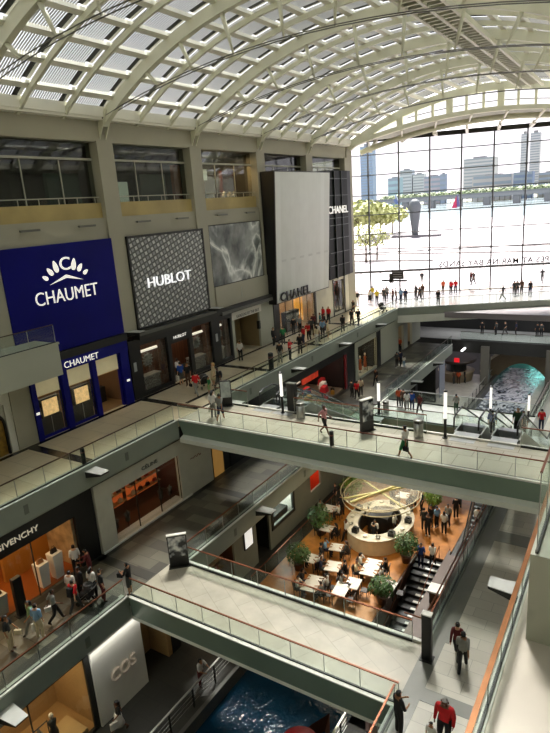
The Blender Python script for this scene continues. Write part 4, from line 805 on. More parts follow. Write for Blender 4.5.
balustrade((-17.9, 45.28), (-6.1, 45.28), Z2, 'glass balustrade on the far side of the far bridge', steel)
balustrade((-5.98, 45.5), (-5.98, 68), Z2, 'glass balustrade beside the far canal on the right', bronze)
balustrade((-2.25, -6), (-2.25, 23.3), Z3, 'glass balustrade with wide orange copper rail at the lower right', paint('orange_copper', '#86552c', .3, .5, var=.15, scale=2), wide=.13)
balustrade((-2.25, 27.4), (-2.25, 58), Z3, 'glass balustrade on the far right of the upper level')
balustrade((-17.9, 68.65), (3.8, 68.65), Z2, 'dark balustrade along the end gallery above the canal bridge', bronze)
balustrade((-25.65, -6), (-25.65, 18.65), 5.6, 'glass balustrade on top of the pale balcony block', bronze)
balustrade((-18.25, 23.8), (-18.25, 42), Z1, 'glass screen with copper rail beside the restaurant plants')
# ------------------------------------------------------------------ parapet block at the right
S(MB().box(-1.86, 4, 14.26, 22.5, 0, 2.62), 'wall_right_block', palewall)
balustrade((-1.72, 14.35), (-1.72, 22.3), 2.62, 'tall green glass screen on the beige wall block at the right edge', copper, 2.3)
t = thing('bench', 'dark bench end at the lower right picture corner', 'bench', (-.3, 11.4, 0)); MB().box(-.5, .5, -.9, .9, .4, .48).build('seat', dark2, t, bevel=.02)
for y in (-.7, .7): MB().box(-.42, .42, y - .04, y + .04, 0, .4).build('leg', dark2, t)
# ------------------------------------------------------------------ wedge floodlights on the slab edges
def wedge(x, y, z, sgn, label, grp='wedge floodlights along the slab edges'):
    t = thing('wedge_floodlight', label, 'floodlight', (x, y, z), 0, grp); s = sgn
    MB().add([(0, -.34, -.02), (s * 1.05, -.26, .0), (s * 1.05, .26, .0), (0, .34, -.02), (0, -.34, -.34), (s * 1.05, -.26, -.07), (s * 1.05, .26, -.07), (0, .34, -.34)], [(0, 1, 2, 3), (7, 6, 5, 4), (0, 4, 5, 1), (1, 5, 6, 2), (2, 6, 7, 3), (3, 7, 4, 0)]).build('housing', dark2, t)
    MB().add([(0, -.35, -.015), (s * 1.07, -.27, .005), (s * 1.07, .27, .005), (0, .35, -.015), (0, -.35, .01), (s * 1.07, -.27, .03), (s * 1.07, .27, .03), (0, .35, .01)], [(0, 3, 2, 1), (4, 5, 6, 7), (0, 1, 5, 4), (1, 2, 6, 5), (2, 3, 7, 6), (3, 0, 4, 7)]).build('top_plate', paint('plate_grey', '#b4b5af', .4), t)
    return t
W0 = wedge(-22.4, 17.0, -.2, 1, 'dark wedge floodlight with pale top on the edge below the blue shopfront')
wedge(-22.4, 28.6, -.45, 1, 'wedge floodlight on the upper gallery edge just beyond the upper bridge')
wedge(-22.4, 37, -.45, 1, 'wedge floodlight on the upper gallery edge below the man in red with arms out')
wedge(-22.4, 45.4, -.45, 1, 'wedge floodlight on the upper gallery edge above the black panel beyond the red shop')
wedge(-22.4, 53.8, -.45, 1, 'farthest wedge floodlight on the upper gallery edge, above the far lit window')
p = at(258, 502, x=-18.15); wedge(-18.15, p.y, Z2 - .25, 1, 'white wedge floodlight on the lower gallery edge above the lit basement poster')
p = at(5, 712, x=-18.85); wedge(-18.85, p.y, Z2 - .5, 1, 'white wedge floodlight low on the left picture edge')
wedge(-18.15, 52, Z2 - .3, 1, 'wedge floodlight on the far dark stretch of the lower gallery edge'); wedge(-18.15, 59, Z2 - .3, 1, 'wedge floodlight on the lower gallery edge nearest the canal bridge')
wedge(-2.2, 16.35, -.02, -1, 'white wedge floodlight jutting over the grey walkway at the right')
for y, w in ((25.8, 'left of the woven pattern billboard'), (34.2, 'between the woven billboard and the mural')):
    wedge(FX + .1, y, 4.6, 1, 'small dark wedge floodlight on the column ' + w, 'wedge floodlights on the facade columns')
# ------------------------------------------------------------------ escalators and stairs
def escalator(x, y0, z0, y1, z1, label, group=None, clad=None):
    """runs from (y0, z0) to (y1, z1); the side cladding, two glass balustrades, two belts and the steps"""
    t = thing('escalator', label, 'escalator', (x, y0, z0), 0, group); dy, dz = y1 - y0, z1 - z0; sg = 1 if dy > 0 else -1
    a = [(0, 0), (sg * 1.2, 0), (dy - sg * 1.2, dz), (dy, dz)]
    pf = a + [(y, z - .9) for y, z in a[::-1]]
    for sx in (-.68, .60): MB().prism(pf, lambda p, q: (sx, p, q), lambda p, q: (sx + .08, p, q)).build('side_cladding', clad or steel, t)
    for sx in (-.6, .6):
        gp_ = a + [(y, z + .92) for y, z in a[::-1]]
        MB().prism(gp_, lambda p, q: (sx - .01, p, q), lambda p, q: (sx + .01, p, q)).build('glass_side', bal_m, t)
        pts = [(sx, -sg * .35, .35), (sx, -sg * .3, .85), (sx, 0, .95)] + [(sx, y, z + .95) for y, z in a[1:]] + [(sx, dy + sg * .3, dz + .85), (sx, dy + sg * .35, dz + .35)]
        MB().tube(pts, .045, 8).build('handrail_belt', paint('rubber_belt', '#15151a', .35), t)
    st = MB(); n = int(abs(dz) / .2)
    for i in range(n + 1):
        f = i / n; y = sg * 1.2 + (dy - sg * 2.4) * f; z = dz * f; st.box(-.52, .52, y - .2, y + .2, z - .3, z + .0)
    st.build('steps', paint('step_metal', '#8f9296', .35, .7), t)
    for yy, zz in ((-sg * .6, 0), (dy + sg * .6, dz)): MB().box(-.6, .6, yy - .65, yy + .65, zz - .03, zz + .015).build('landing_plate', paint('landing_plate', '#b9bbb9', .3, .6), t)
    return t
escalator(-18.6, 27.9, Z3, 40.2, Z2, 'escalator going down from the upper bridge beside the advertising stand', 'escalators from the upper bridge')
escalator(-17.2, 27.9, Z3, 40.2, Z2, 'escalator going down from the upper bridge just left of the steel bin', 'escalators from the upper bridge')
escalator(-6.85, 27.9, Z3, 40.2, Z2, 'escalator with a man in blue going down from the right half of the upper bridge', 'escalators from the upper bridge')
escalator(-5.05, 27.9, Z3, 40.2, Z2, 'escalator going down from the right end of the upper bridge, beside the green glass', 'escalators from the upper bridge')
escalator(-7.6, 31.4, Z1, 40.4, Z2, 'escalator with brown sides rising from the restaurant floor', None, paint('brown_cladding', '#5a3f2e', .4))
S(MB().box(-8.75, -8.6, 18.7, 31.6, Z1 - 5.6, Z1 + .9).box(-6.5, -6.2, 18.7, 31.2, Z1 - 5.6, Z2 - .5).box(-10.95, -10.8, 23.6, 31.7, -16, Z1).box(-11, -8.6, 31.75, 31.9, -16, Z1), 'wall_stairwell', paint('brown_panel', '#4a3526', .45, scale=.6))
S(MB().box(-8.6, -6.5, 18.7, 31.2, Z1 + .7, Z1 + .9), 'wall_stairwell', MATS['brown_panel'])
wc = thing('stair_newel', 'white capped box at the head of the brown stair wall', 'newel', (-7.55, 26.6, Z1 + .9)); MB().box(-.75, .75, -.3, .3, 0, .75).build('box', MATS['brown_panel'], wc); MB().box(-.85, .85, -.4, .4, .75, .85).build('cap', white, wc)
st = thing('staircase', 'dark staircase with white step edges going down from the orange restaurant floor', 'staircase', (-9.75, 31.7, Z1))
NS = 26; riser, going = .165, .46
tr = MB(); ns = MB()
for i in range(NS):
    y = -i * going; z = -(i + 1) * riser; tr.box(-1.05, 1.05, y - going, y, z - .6, z)
    ns.box(-.98, .98, y - going - .002, y - going + .17, z + .001, z + .02)
trd = tr.build('treads', dark, st)
for i in range(NS):
    y = -i * going; z = -(i + 1) * riser
    MB().box(-.25, 1.0, y - going + .02, y - going + .2, z, z + .02).build('step_edge', paint('white_nosing', '#c9c9c2', .45), trd)
for sx in (-1.02, .35, 1.02):
    MB().tube([(sx, .1, .0), (sx, .1, .9), (sx, -NS * going, -NS * riser + .9)], .03, 8).build('handrail', copper, st)
for sx in (-1.06, 1.06): MB().prism([(0, 0), (-NS * going, -NS * riser), (-NS * going, -NS * riser + .8), (0, .8)], lambda p, q: (sx - .01, p, q), lambda p, q: (sx + .01, p, q)).build('glass_side', bal_m, st)
# copper guard rail round the stairwell on the walkway level
gr = thing('guard_rail', 'bent copper guard rail round the stairwell by the black totem', 'guard rail', (-6.3, 18.6, Z2)); MB().tube([(-.6, .1, 1.05), (.15, .1, 1.05), (.2, .6, 1.05), (.2, 12, 1.05)], .035, 8).build('rail', copper, gr)
for y in (.5, 3, 6, 9, 12): MB().tube([(.2, y, 0), (.2, y, 1.05)], .025, 6).build('post', steel, gr)
# ------------------------------------------------------------------ canal rails and arched canal bridge
def canal_rail(x, y0, y1, label):
    t = thing('canal_railing', label, 'railing', (x, y0, Z1), 0, 'steel railings along the canal')
    n = int((y1 - y0) / 1.6)
    for i in range(n + 1): MB().box(-.025, .025, i * 1.6 - .04, i * 1.6 + .04, 0, 1.05).build('post', dark2, t)
    for z in (.3, .52, .74): MB().tube([(0, 0, z), (0, y1 - y0, z)], .015, 6).build('bar', steel, t)
    MB().beam((0, 0, 1.08), (0, y1 - y0, 1.08), .09, .05).build('top_rail', paint('pale_rail', '#b5b3aa', .35, .5), t)
canal_rail(-15.95, 6, 23.2, 'steel bar railing on the left bank of the near canal'); canal_rail(-9.2, 6, 17.8, 'steel bar railing on the right bank of the near canal')
canal_rail(-14.7, 50.5, 71, 'dark railing on the left bank of the far canal'); canal_rail(-8.0, 50.5, 71, 'dark railing on the right bank of the far canal')
ab = thing('canal_bridge', 'pale arched footbridge over the far canal in front of the turquoise basin', 'bridge', (-11.4, 73, Z1))
up = [(-4.6 + 9.2 * i / 16, .35 + 2.75 * math.sin(math.pi * i / 16) ** .8 + .55) for i in range(17)]; lo = [(-3.0 + 6.0 * i / 16, -.3 + 2.2 * math.sin(math.pi * i / 16) ** .8) for i in range(17)]
vs = [(x, y, z) for y in (-1.1, 1.1) for x, z in up] + [(x, y, z) for y in (-1.1, 1.1) for x, z in lo]
fs = []
for i in range(16):
    fs += [(i, i + 1, 34 + i + 1, 34 + i), (17 + i + 1, 17 + i, 51 + i, 51 + i + 1), (i, 17 + i, 18 + i, i + 1), (34 + i + 1, 51 + i + 1, 51 + i, 34 + i)]
MB().add(vs, fs).build('arch', paint('bridge_stone', '#7a6a50', .5), ab)
for y in (-1.12, 1.12):
    MB().tube([(x, y, z + .12) for x, z in up], .1, 6).build('coping', paint('coping_pale', '#d2ccb8', .4, scale=2), ab)
for x in (-4.4, 4.4): MB().box(x - .5, x + .5, -1.3, 1.3, 0, 1.5).build('abutment', paint('abutment', '#4d463a', .6), ab)
# kiosk by the far canal
k_ = thing('round_kiosk', 'round kiosk with a cream counter on the left bank of the far canal', 'kiosk', (-18.6, 69.5, Z1)); MB().lathe([(1.9, 0), (2.1, 1.1), (2.2, 1.15), (1.5, 1.15)], n=28).build('counter', paint('cream_counter', '#b8a688', .5), k_, smooth=True); MB().lathe([(1.2, .0), (1.2, 2.4)], n=20).build('core', dark2, k_); MB().lathe([(2.3, 2.4), (2.4, 2.6), (2.3, 2.75)], n=28).build('canopy', paint('kiosk_canopy', '#3a3028', .5), k_)
solid('red_sign', 'small glowing red sign over the round kiosk', 'sign', -18.2, -17.6, 67, 67.1, Z1 + 2.8, Z1 + 3.3, paint('red_glow', '#c01a20', .5, emit='#e0202a', es=.7))
solid('ceiling_tube', 'short bright tube lamp under the lower gallery by the canal bridge', 'tube lamp', -17.3, -17.1, 66.5, 68.0, Z2 - .9, Z2 - .78, lamp_mat('tube_white', '#ffffff', 3))
solid('glass_screen', 'pale tall screen under the end of the lower gallery', 'screen', -18.35, -18.25, 61.5, 63.4, Z1, Z2 - .9, paint('blue_grey_screen', '#9aa0ae', .3))
S(MB().box(-19.5, -14.8, 58, 72, Z1, Z1 + .015), 'floor_canal_bank', paint('pale_bank', '#c4bfb2', .3, var=.15)); S(MB().box(-9.3, -5, 55, 72, Z1, Z1 + .015), 'floor_canal_bank', MATS['pale_bank'])
# ------------------------------------------------------------------ totems, lamp posts, bins, bollards
def totem(u, v, z, w, d, h, label, rz=0., face=None, cap=None):
    p = at(u, v, z=z); t = thing('sign_totem', label, 'totem', p, rz); bo = MB().box(-w / 2, w / 2, -d / 2, d / 2, .03, h).build('body', dark, t, bevel=.01); MB().box(-w / 2 - .06, w / 2 + .06, -d / 2 - .1, d / 2 + .1, 0, .04).build('base', dark2, t)
    if face: MB().box(-w / 2 + .05, w / 2 - .05, -d / 2 - .012, -d / 2, h * .35, h - .06).build('screen', face, bo)
    if cap: MB().box(-w / 2 - .01, w / 2 + .01, -d / 2 - .01, d / 2 + .01, h, h + .05).build('cap', cap, bo)
    return t
def adpic(name, seed):
    t = NT(name); b = t.n('ShaderNodeBsdfPrincipled'); n = t.noise(2.1, 2, t.pos((1, 1, 1), (seed, seed, 0)))
    t.l(t.ramp(n, [(.40, srgb('#23262a')), (.5, srgb('#8f9398')), (.58, srgb('#d5d6d6'))]), b.inputs['Base Color']); b.inputs['Roughness'].default_value = .25; t.l(b.outputs[0], t.out.inputs[0]); return t.m
totem(180, 566, Z2, .95, .16, 1.75, 'black totem with a grey picture at the left end of the lower bridge', .75, adpic('totem_picture', 1.), white)
totem(427, 659, Z2, .36, .24, 2.0, 'slim black totem with white cap at the right end of the lower bridge', .0, None, white)
totem(227, 406, Z3, .7, .12, 1.65, 'black advertising stand with a pale poster at the left end of the upper bridge', .6, paint('pale_poster', '#9aa3a0', .4, var=.3, scale=3), None)
totem(293, 412, Z3, .55, .3, 1.75, 'dark green slab beside the lit post on the upper bridge', .0, None, paint('slab_grey', '#55584f', .4))
totem(367, 431, Z3, .8, .2, 1.75, 'white edged black totem in the middle of the upper bridge', 1.15, adpic('totem_picture_b', 2.), white)
def lamp_post(u, v, z, h, label, full=False):
    p = at(u, v, z=z); t = thing('lamp_post', label, 'lamp post', p, 0, 'lit posts on the bridges'); MB().lathe([(.14, 0), (.14, .04), (.075, .06), (.075, h)], n=12).build('post', dark, t); MB().lathe([(.085, h * .42), (.085, h * .97)], n=12).build('light_tube', paint('white_tube', '#f2f0ea', .4, emit='#fffaf2', es=.8), t); MB().lathe([(.1, h * .97), (.1, h), (.02, h + .03)], n=12).build('cap', dark, t)
lamp_post(283, 413, Z3, 2.5, 'post with white light tube beside the dark slab on the upper bridge'); lamp_post(445, 438, Z3, 2.5, 'post with white light tube beside the right escalators')
lamp_post(379, 414, Z3, 1.9, 'post with white light tube behind the white edged totem'); lamp_post(490, 424, Z2, 3.0, 'post with white light tube on the far bridge'); lamp_post(528, 422, Z2, 2.2, 'black post with a small lamp on the far bridge near the person in red')
def bin_(u, v, z, label):
    p = at(u, v, z=z); t = thing('litter_bin', label, 'litter bin', p, 0, 'steel litter bins'); MB().lathe([(.23, 0), (.24, .05), (.24, .78)], n=18).build('drum', steel, t, smooth=True); ho = MB().lathe([(.25, .78), (.25, .95), (.16, .97)], n=18).build('hood', paint('bin_hood', '#6f6f68', .35, .6), t); MB().box(-.12, .12, -.255, -.2, .8, .9).build('slot', dark, ho)
bin_(301, 418, Z3, 'steel litter bin near the woman in pink on the upper bridge'); bin_(418.5, 437, Z3, 'steel litter bin beside the walker in green shorts on the upper bridge'); bin_(386, 412, Z2, 'dark litter bin on the far bridge beside the group in red and blue')
def bollard(u, v, z, h, label, r=.11):
    p = at(u, v, z=z); t = thing('bollard', label, 'bollard', p, 0, 'black bollards'); MB().lathe([(r, 0), (r, h - .05), (r * .8, h)], n=14).build('post', dark, t); MB().lathe([(r + .01, h * .72), (r + .01, h * .8)], n=14).build('band', paint('band_red', '#6a3a34', .4), t)
bollard(332, 447, Z3, .85, 'small dark bollard below the woman in pink on the upper bridge'); bollard(84.5, 464, Z3, .85, 'small dark bollard at the rail below the blue shopfront'); bollard(271.5, 369, Z3, 1.25, 'thick black bollard on the gallery near the taupe recess', .2)
# hanging direction sign at the concourse
hs = thing('hanging_sign', 'black hanging direction board in front of the glass wall', 'sign', (-25.6, 67.2, 1.95)); MB().box(-1.6, 1.6, -.08, .08, -.05, .16).build('bar', dark, hs); MB().box(-.25, 1.15, -.08, .08, .25, 1.35).build('board', dark, hs); MB().box(-.6, -.1, -.08, .08, -.2, .9).build('panel', dark, hs)
for z in (.5, .78, 1.06): MB().box(-.1, 1.0, -.1, -.08, z, z + .06).build('line', paint('sign_grey', '#8c8c90', .5), hs)
for x in (-1.2, 1.2): MB().box(x - .02, x + .02, -.02, .02, .16, .9).build('hanger', steel, hs)
# ------------------------------------------------------------------ restaurant
RZ = Z1 + .05
def oval(cx, cy, a, b, n=40, th0=0, th1=6.28319): return [(cx + a * math.cos(th0 + (th1 - th0) * i / n), cy + b * math.sin(th0 + (th1 - th0) * i / n)) for i in range(n + (0 if abs(th1 - th0 - 6.28319) < 1e-3 else 1))]
ctr = at(380, 522, z=RZ + .9); CX, CY = ctr.x, ctr.y
bar = thing('oval_bar', 'oval cream bar counter with a pale worktop in the restaurant', 'bar counter', (CX, CY, RZ))
def ring(a, b, wa, z0, z1):
    n = 48; m = MB(); o, i_ = oval(0, 0, a, b, n), oval(0, 0, a - wa, b - wa, n); vs = [(x, y, z0) for x, y in o] + [(x, y, z1) for x, y in o] + [(x, y, z0) for x, y in i_] + [(x, y, z1) for x, y in i_]; fs = []
    for k in range(n):
        q = (k + 1) % n; fs += [(k, q, n + q, n + k), (2 * n + q, 2 * n + k, 3 * n + k, 3 * n + q), (n + k, n + q, 3 * n + q, 3 * n + k), (q, k, 2 * n + k, 2 * n + q)]
    return m.add(vs, fs)
ring(2.15, 2.75, .12, 0, 1.05).build('front', paint('cream_slats', '#cdbb98', .5, scale=4), bar); ring(2.22, 2.82, .85, 1.05, 1.1).build('worktop', paint('pale_marble', '#cfcabd', .2, var=.2, scale=2), bar); ring(1.35, 1.95, .05, 0, 1.04).build('inner_panel', dark2, bar)
MB().box(-.7, .7, -.45, .9, 0, 1.5).build('back_cabinet', dark, bar)
it = 0
for k in range(14):
    a = 6.28319 * k / 14 + .2; x, y = CX + 1.85 * math.cos(a), CY + 2.4 * math.sin(a)
    c = ('black', 'white', 'steel')[k % 3]; nm, ct = (('coffee_machine', 'coffee machine'), ('plate_stack', 'plates'), ('serving_bowl', 'bowl'))[k % 3]
    lb = '%s %s on the oval bar, %s' % (c, ct, ('at its right end', 'right of its far side', 'on its far right', 'behind on the far side', 'at the far left bend', 'far left of the staff', 'left of the cabinet', 'on the left bend', 'near the left front', 'left of the front bend', 'at the middle of the front', 'right of the front bend', 'near the right front', 'on the right bend')[k])
    m_ = (dark, white, steel)[k % 3]; o = (MB().box(-.2, .2, -.18, .18, 0, .3).box(-.12, .12, -.1, .1, .3, .4) if k % 3 == 0 else MB().lathe([(.14, 0), (.15, .02), (.15, .12), (.12, .14)], n=14) if k % 3 == 1 else MB().lathe([(.06, 0), (.16, .1), (.17, .13), (.14, .1), (.05, .03)], n=14)).build(nm, m_); o.location = (x, y, RZ + 1.1); tag(o, lb, ct, 'things on the oval bar')
# gilded oval hoop sculpture over the bar
hp = thing('hoop_canopy', 'gilded oval hoop canopy with crossing ribs above the restaurant bar', 'canopy', (CX - .1, CY + .6, RZ + 2.6)); gold = paint('pale_gold', '#a89e80', .4, .3, var=.2, scale=3)
for i, (a, b, z) in enumerate(((2.6, 2.9, 0), (2.45, 2.75, .25), (2.7, 3.0, .5))): MB().tube([(x, y, z) for x, y in oval(0, 0, a, b, 40)], .035, 6, closed=True).build('hoop', gold, hp)
for a, b in (((-1.9, -2.0, .3), (1.9, 2.0, .3)), ((-1.2, -2.4, .4), (1.4, 2.3, .4)), ((-2.2, 1.4, .2), (2.2, -1.4, .2))): MB().beam(a, b, .12, .1).build('cross_rib', paint('olive_gold', '#a09a62', .45), hp)
for a in (.6, 2.5, 3.8, 5.6): MB().tube([(2.5 * math.cos(a), 2.8 * math.sin(a), .5), (2.5 * math.cos(a), 2.8 * math.sin(a), 4.3)], .012, 5).build('suspension_rod', steel, hp)
MB().add([(x * .97, y * .97, .27) for x, y in oval(0, 0, 2.5, 2.8, 40)], [tuple(range(40))]).build('glass_disc', glass('canopy_glass', (.93, .93, .86), .06, .05, 1.3, .12, (.8, .76, .6)), hp)
# tables and chairs
cloth_m = paint('white_tablecloth', '#d6d3ca', .7, var=.05); chair_m = paint('dark_chair_wood', '#221812', .5)
def make_table(w, l):
    t = thing('restaurant_table', '', 'table'); MB().box(-w / 2, w / 2, -l / 2, l / 2, .7, .745).build('tabletop', cloth_m, t)
    for x in (-1, 1):
        for y in (-1, 1): MB().box(x * (w / 2 - .06) - .025, x * (w / 2 - .06) + .025, y * (l / 2 - .06) - .025, y * (l / 2 - .06) + .025, 0, .7).build('leg', dark2, t)
    return t
def make_chair():
    t = thing('dining_chair', '', 'chair'); MB().box(-.21, .21, -.21, .21, .42, .46).build('seat', chair_m, t); MB().add([(-.2, -.2, .46), (.2, -.2, .46), (.2, -.17, .46), (-.2, -.17, .46), (-.2, -.27, .88), (.2, -.27, .88), (.2, -.24, .88), (-.2, -.24, .88)], [(0, 3, 2, 1), (4, 5, 6, 7), (0, 1, 5, 4), (1, 2, 6, 5), (2, 3, 7, 6), (3, 0, 4, 7)]).build('backrest', chair_m, t)
    for x in (-1, 1):
        for y in (-1, 1): MB().box(x * .18 - .018, x * .18 + .018, y * .18 - .018, y * .18 + .018, 0, .42).build('leg', chair_m, t)
    return t
# pixel of the top, width, length, turn, where, seats [(dx, dy, turn, taken by a person or not)]
T_ = [(312, 583, .9, 1.5, .1, 'nearest the lower left plants'), (341, 589, .8, 1.3, .1, 'nearest the lower bridge'), (371, 567, .95, 1.7, .1, 'just below the oval bar'), (353, 583, .8, 1.0, .1, 'second from the lower bridge'),
      (333, 566, .9, 1.0, .2, 'in the middle of the crowd'), (336, 547, .8, .8, .2, 'just left of the bar front'), (311, 558, .8, .9, 0, 'between the two left bushes'), (327, 528, .8, .8, 0, 'left of the bar behind the bushes'), (329, 508, .9, .9, 0, 'far left in the dark corner'), (403, 495, .9, .9, 0, 'far right behind the bar'), (389, 585, .8, .8, 0, 'beside the right bush')]
tp, cp = make_table(.9, 1.2), make_chair(); first_t = first_c = True; protos = {}
SEATS = []
ti = 0
for u, v, w, l, rz, wh in T_:
    p = at(u, v, z=RZ + .74); p.z = RZ
    key = (w, l)
    t = protos.get(key); lab = 'white topped restaurant table ' + wh
    if t is None:
        if first_t: bpy.data.batch_remove(list(tp.children) + [tp]); first_t = False
        t = protos[key] = make_table(w, l); t.location = p; t.rotation_euler = (0, 0, rz); tag(t, lab, 'table', 'restaurant tables')
    else: t = dup(t, p, rz, lab, 'restaurant tables')
    R = Matrix.Rotation(rz, 3, 'Z')
    pos = [(-w / 2 - .3, l * f, -math.pi / 2) for f in ((-.25, .25) if l > 1.1 else (0,))] + [(w / 2 + .3, l * f, math.pi / 2) for f in ((-.25, .25) if l > 1.1 else (0,))]
    for j, (dx, dy, r) in enumerate(pos):
        q = p + R @ Vector((dx, dy, 0)); cl = 'dark chair, %s of the table %s' % (('left side', 'right side') [dx > 0] + (('', ' nearer end', ' farther end')[0 if l <= 1.1 else 1 + (dy > 0)]), wh)
        if first_c: c = cp; c.location = q; c.rotation_euler = (0, 0, rz + r); tag(c, cl, 'chair', 'restaurant chairs'); first_c = False
        else: c = dup(cp, q, rz + r, cl, 'restaurant chairs')
        SEATS.append((q, rz + r, wh, cl))
    for j in range(3 if l > 1.1 else 2):
        q = p + R @ Vector(((-1) ** j * w * .22, l * (.28 * j - .28), 0)); o = MB().lathe([(.04, 0), (.12, .012), (.13, .02), (.05, .01)], n=14).build('plate', paint('white_china', '#e6e4de', .2)); o.location = (q.x, q.y, RZ + .745); tag(o, 'white plate, %s on the table %s' % (('nearest', 'middle', 'farthest')[j] if l > 1.1 else ('nearer', 'farther')[j], wh), 'plate', 'plates on the restaurant tables')
# ------------------------------------------------------------------ plants
leaf_m = paint('olive_leaf', '#3f5f2c', .5, var=.45, scale=2.2); leaf2_m = paint('bright_leaf', '#6c8a30', .5, var=.35, scale=2)
def bush(u, v, z, r, h, label, seed, lm, zoff=1.0):
    p = at(u, v, z=z + zoff); p.z = z; rnd = random.Random(seed); t = thing('potted_shrub', label, 'potted shrub', p, 0, 'potted shrubs of the restaurant')
    pot = MB().lathe([(.24, 0), (.34, .5), (.36, .52), (.3, .5), (.05, .48)], n=16).build('pot', paint('brown_pot', '#5a3f28', .5), t, smooth=True)
    tk = MB()
    for k in range(5):
        a = rnd.uniform(0, 6.28); tk.tube([(0, 0, .4), (.1 * math.cos(a), .1 * math.sin(a), .8), (r * .6 * math.cos(a), r * .6 * math.sin(a), h * .8)], [.03, .025, .01], 5)
    tk.build('stems', paint('bark', '#4a3a28', .8), t)
    lf = MB()
    for k in range(620):
        while True:
            d = Vector((rnd.uniform(-1, 1), rnd.uniform(-1, 1), rnd.uniform(-1, 1)))
            if .35 < d.length < 1: break
        lump = 1 + .22 * math.sin(4 * math.atan2(d.y, d.x) + seed) * (1 - abs(d.z))
        c = Vector((d.x * r * lump, d.y * r * lump, .6 + (h - .6) * (.5 + .5 * d.z))); nrm = (d + Vector((rnd.uniform(-.7, .7), rnd.uniform(-.7, .7), rnd.uniform(0, 1)))).normalized()
        x = nrm.orthogonal().normalized(); y = nrm.cross(x); q = rnd.uniform(0, 6.28); x, y = x * math.cos(q) + y * math.sin(q), y * math.cos(q) - x * math.sin(q); s = rnd.uniform(.06, .11)
        lf.add([c - x * s * 1.4, c + y * s * .5 - nrm * .01, c + x * s * 1.4, c - y * s * .5 - nrm * .01], [(0, 1, 2, 3)])
    lf.build('foliage', lm, t)
bush(320, 522, Z1, .85, 2.3, 'dark green potted shrub left of the oval bar, larger of the left pair', 1, leaf_m)
bush(298, 556, Z1, .8, 1.9, 'dark green potted shrub nearest the lower left tables', 2, leaf_m)
bush(406, 548, RZ, .8, 2.1, 'green potted shrub right of the oval bar beside the staircase', 3, leaf_m)
bush(382, 588, RZ, .75, 1.7, 'green potted shrub beside the lower right tables', 4, leaf_m)
bush(353, 489, RZ, .85, 2.2, 'bright green shrub at the far left of the gilded canopy', 5, leaf2_m)
bush(433, 500, RZ, .7, 2.0, 'bright green shrub behind the queue at the far right of the restaurant', 6, leaf2_m)
tl = thing('table_lamp', 'small white shaded lamp beside the lower left shrub', 'lamp', at(291.5, 563, z=Z1 + .9) - Vector((0, 0, .9))); MB().lathe([(.12, 0), (.12, .03), (.02, .05), (.02, .8)], n=10).build('stand', steel, tl); MB().lathe([(.16, .75), (.09, 1.15)], n=14).build('lamp_shade', paint('white_shade', '#d8d4c8', .6), tl)
# boat with a red canopy on the near canal
p = at(309, 730, z=-9.6); bt = thing('canal_boat', 'boat on the near canal with a rounded red canopy cut off by the picture edge', 'boat', (p.x, p.y - .8, -11.0))
MB().add([(0, -2.6, .55), (-.7, -1.2, .5), (-.75, 1.2, .5), (0, 2.6, .6), (.75, 1.2, .5), (.7, -1.2, .5), (0, -2.0, -.1), (-.45, 0, -.1), (0, 2.0, -.1), (.45, 0, -.1)], [(0, 1, 6), (1, 7, 6), (1, 2, 7), (2, 8, 7), (2, 3, 8), (3, 4, 8), (4, 9, 8), (4, 5, 9), (5, 6, 9), (5, 0, 6), (6, 7, 8, 9)]).build('hull', paint('boat_wood', '#4a2a1a', .5), bt)
MB().lathe([(.85, 1.35), (.82, 1.5), (.6, 1.72), (.3, 1.84), (.02, 1.88)], n=24).build('canopy', paint('red_canopy', '#c0202a', .5), bt, smooth=True)
for x, y in ((-.55, -.5), (.55, -.5), (-.55, .5), (.55, .5)): MB().tube([(x, y, .4), (x, y, 1.45)], .025, 6).build('canopy_post', wood_m, bt)
# ------------------------------------------------------------------ outside the glass wall
plaza_m = paint('sunlit_plaza', '#8a8387', .6, var=.03, scale=.02)
S(MB().box(-420, 300, 62, 300, -1.2, -.6).box(-420, -33.3, 10, 62, -1.2, -.6), 'ground_plaza', plaza_m)
S(MB().add([(-33.2, GY(-33.2), -.02), (8, GY(8), -.02), (8, GY(8) + 40, -.02), (-33.2, GY(-33.2) + 40, -.02)], [(0, 1, 2, 3)]), 'ground_terrace', plaza_m)
S(MB().box(-1500, 1200, 300, 1400, -2.6, -2.2), 'water_bay', water('bay_water', '#8d9aa0', .15, .08, .3))
S(MB().box(-1800, 1500, 900, 3000, -2.4, -1.0), 'land_far_shore', paint('far_shore', '#8a8c7c', .9))
def block(u0, u1, v0, dist, label, col, name='office_tower', rows=10, vb=None):
    a = at(u0, 190, y=dist); b = at(u1, 190, y=dist); top = at((u0 + u1) / 2, v0, y=dist).z; w = b.x - a.x
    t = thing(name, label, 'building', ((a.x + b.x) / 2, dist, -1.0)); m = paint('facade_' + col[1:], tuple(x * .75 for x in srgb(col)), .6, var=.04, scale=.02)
    wa = MB().box(-w / 2, w / 2, 0, w * .7, 0, top + 1).build('walls', m, t); H = top + 1
    r = MB()
    for k in range(rows): z = H * (k + .5) / rows; r.box(-w * .47, w * .47, -.3, 0, z, z + H / rows * .45)
    r.build('window_bands', paint('window_band_' + col[1:], '#7d868f', .4), wa); MB().box(-w * .2, w * .2, w * .1, w * .4, H, H * 1.04).build('roof_plant', paint('roof_plant', '#77777a', .6), t)
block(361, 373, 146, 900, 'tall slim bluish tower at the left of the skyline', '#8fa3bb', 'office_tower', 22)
block(400, 412, 170, 1300, 'pair of pale blocks in the hazy distance, the left one', '#b5bfca'); block(413, 424, 174, 1300, 'pair of pale blocks in the hazy distance, the right one', '#bcc4cc')
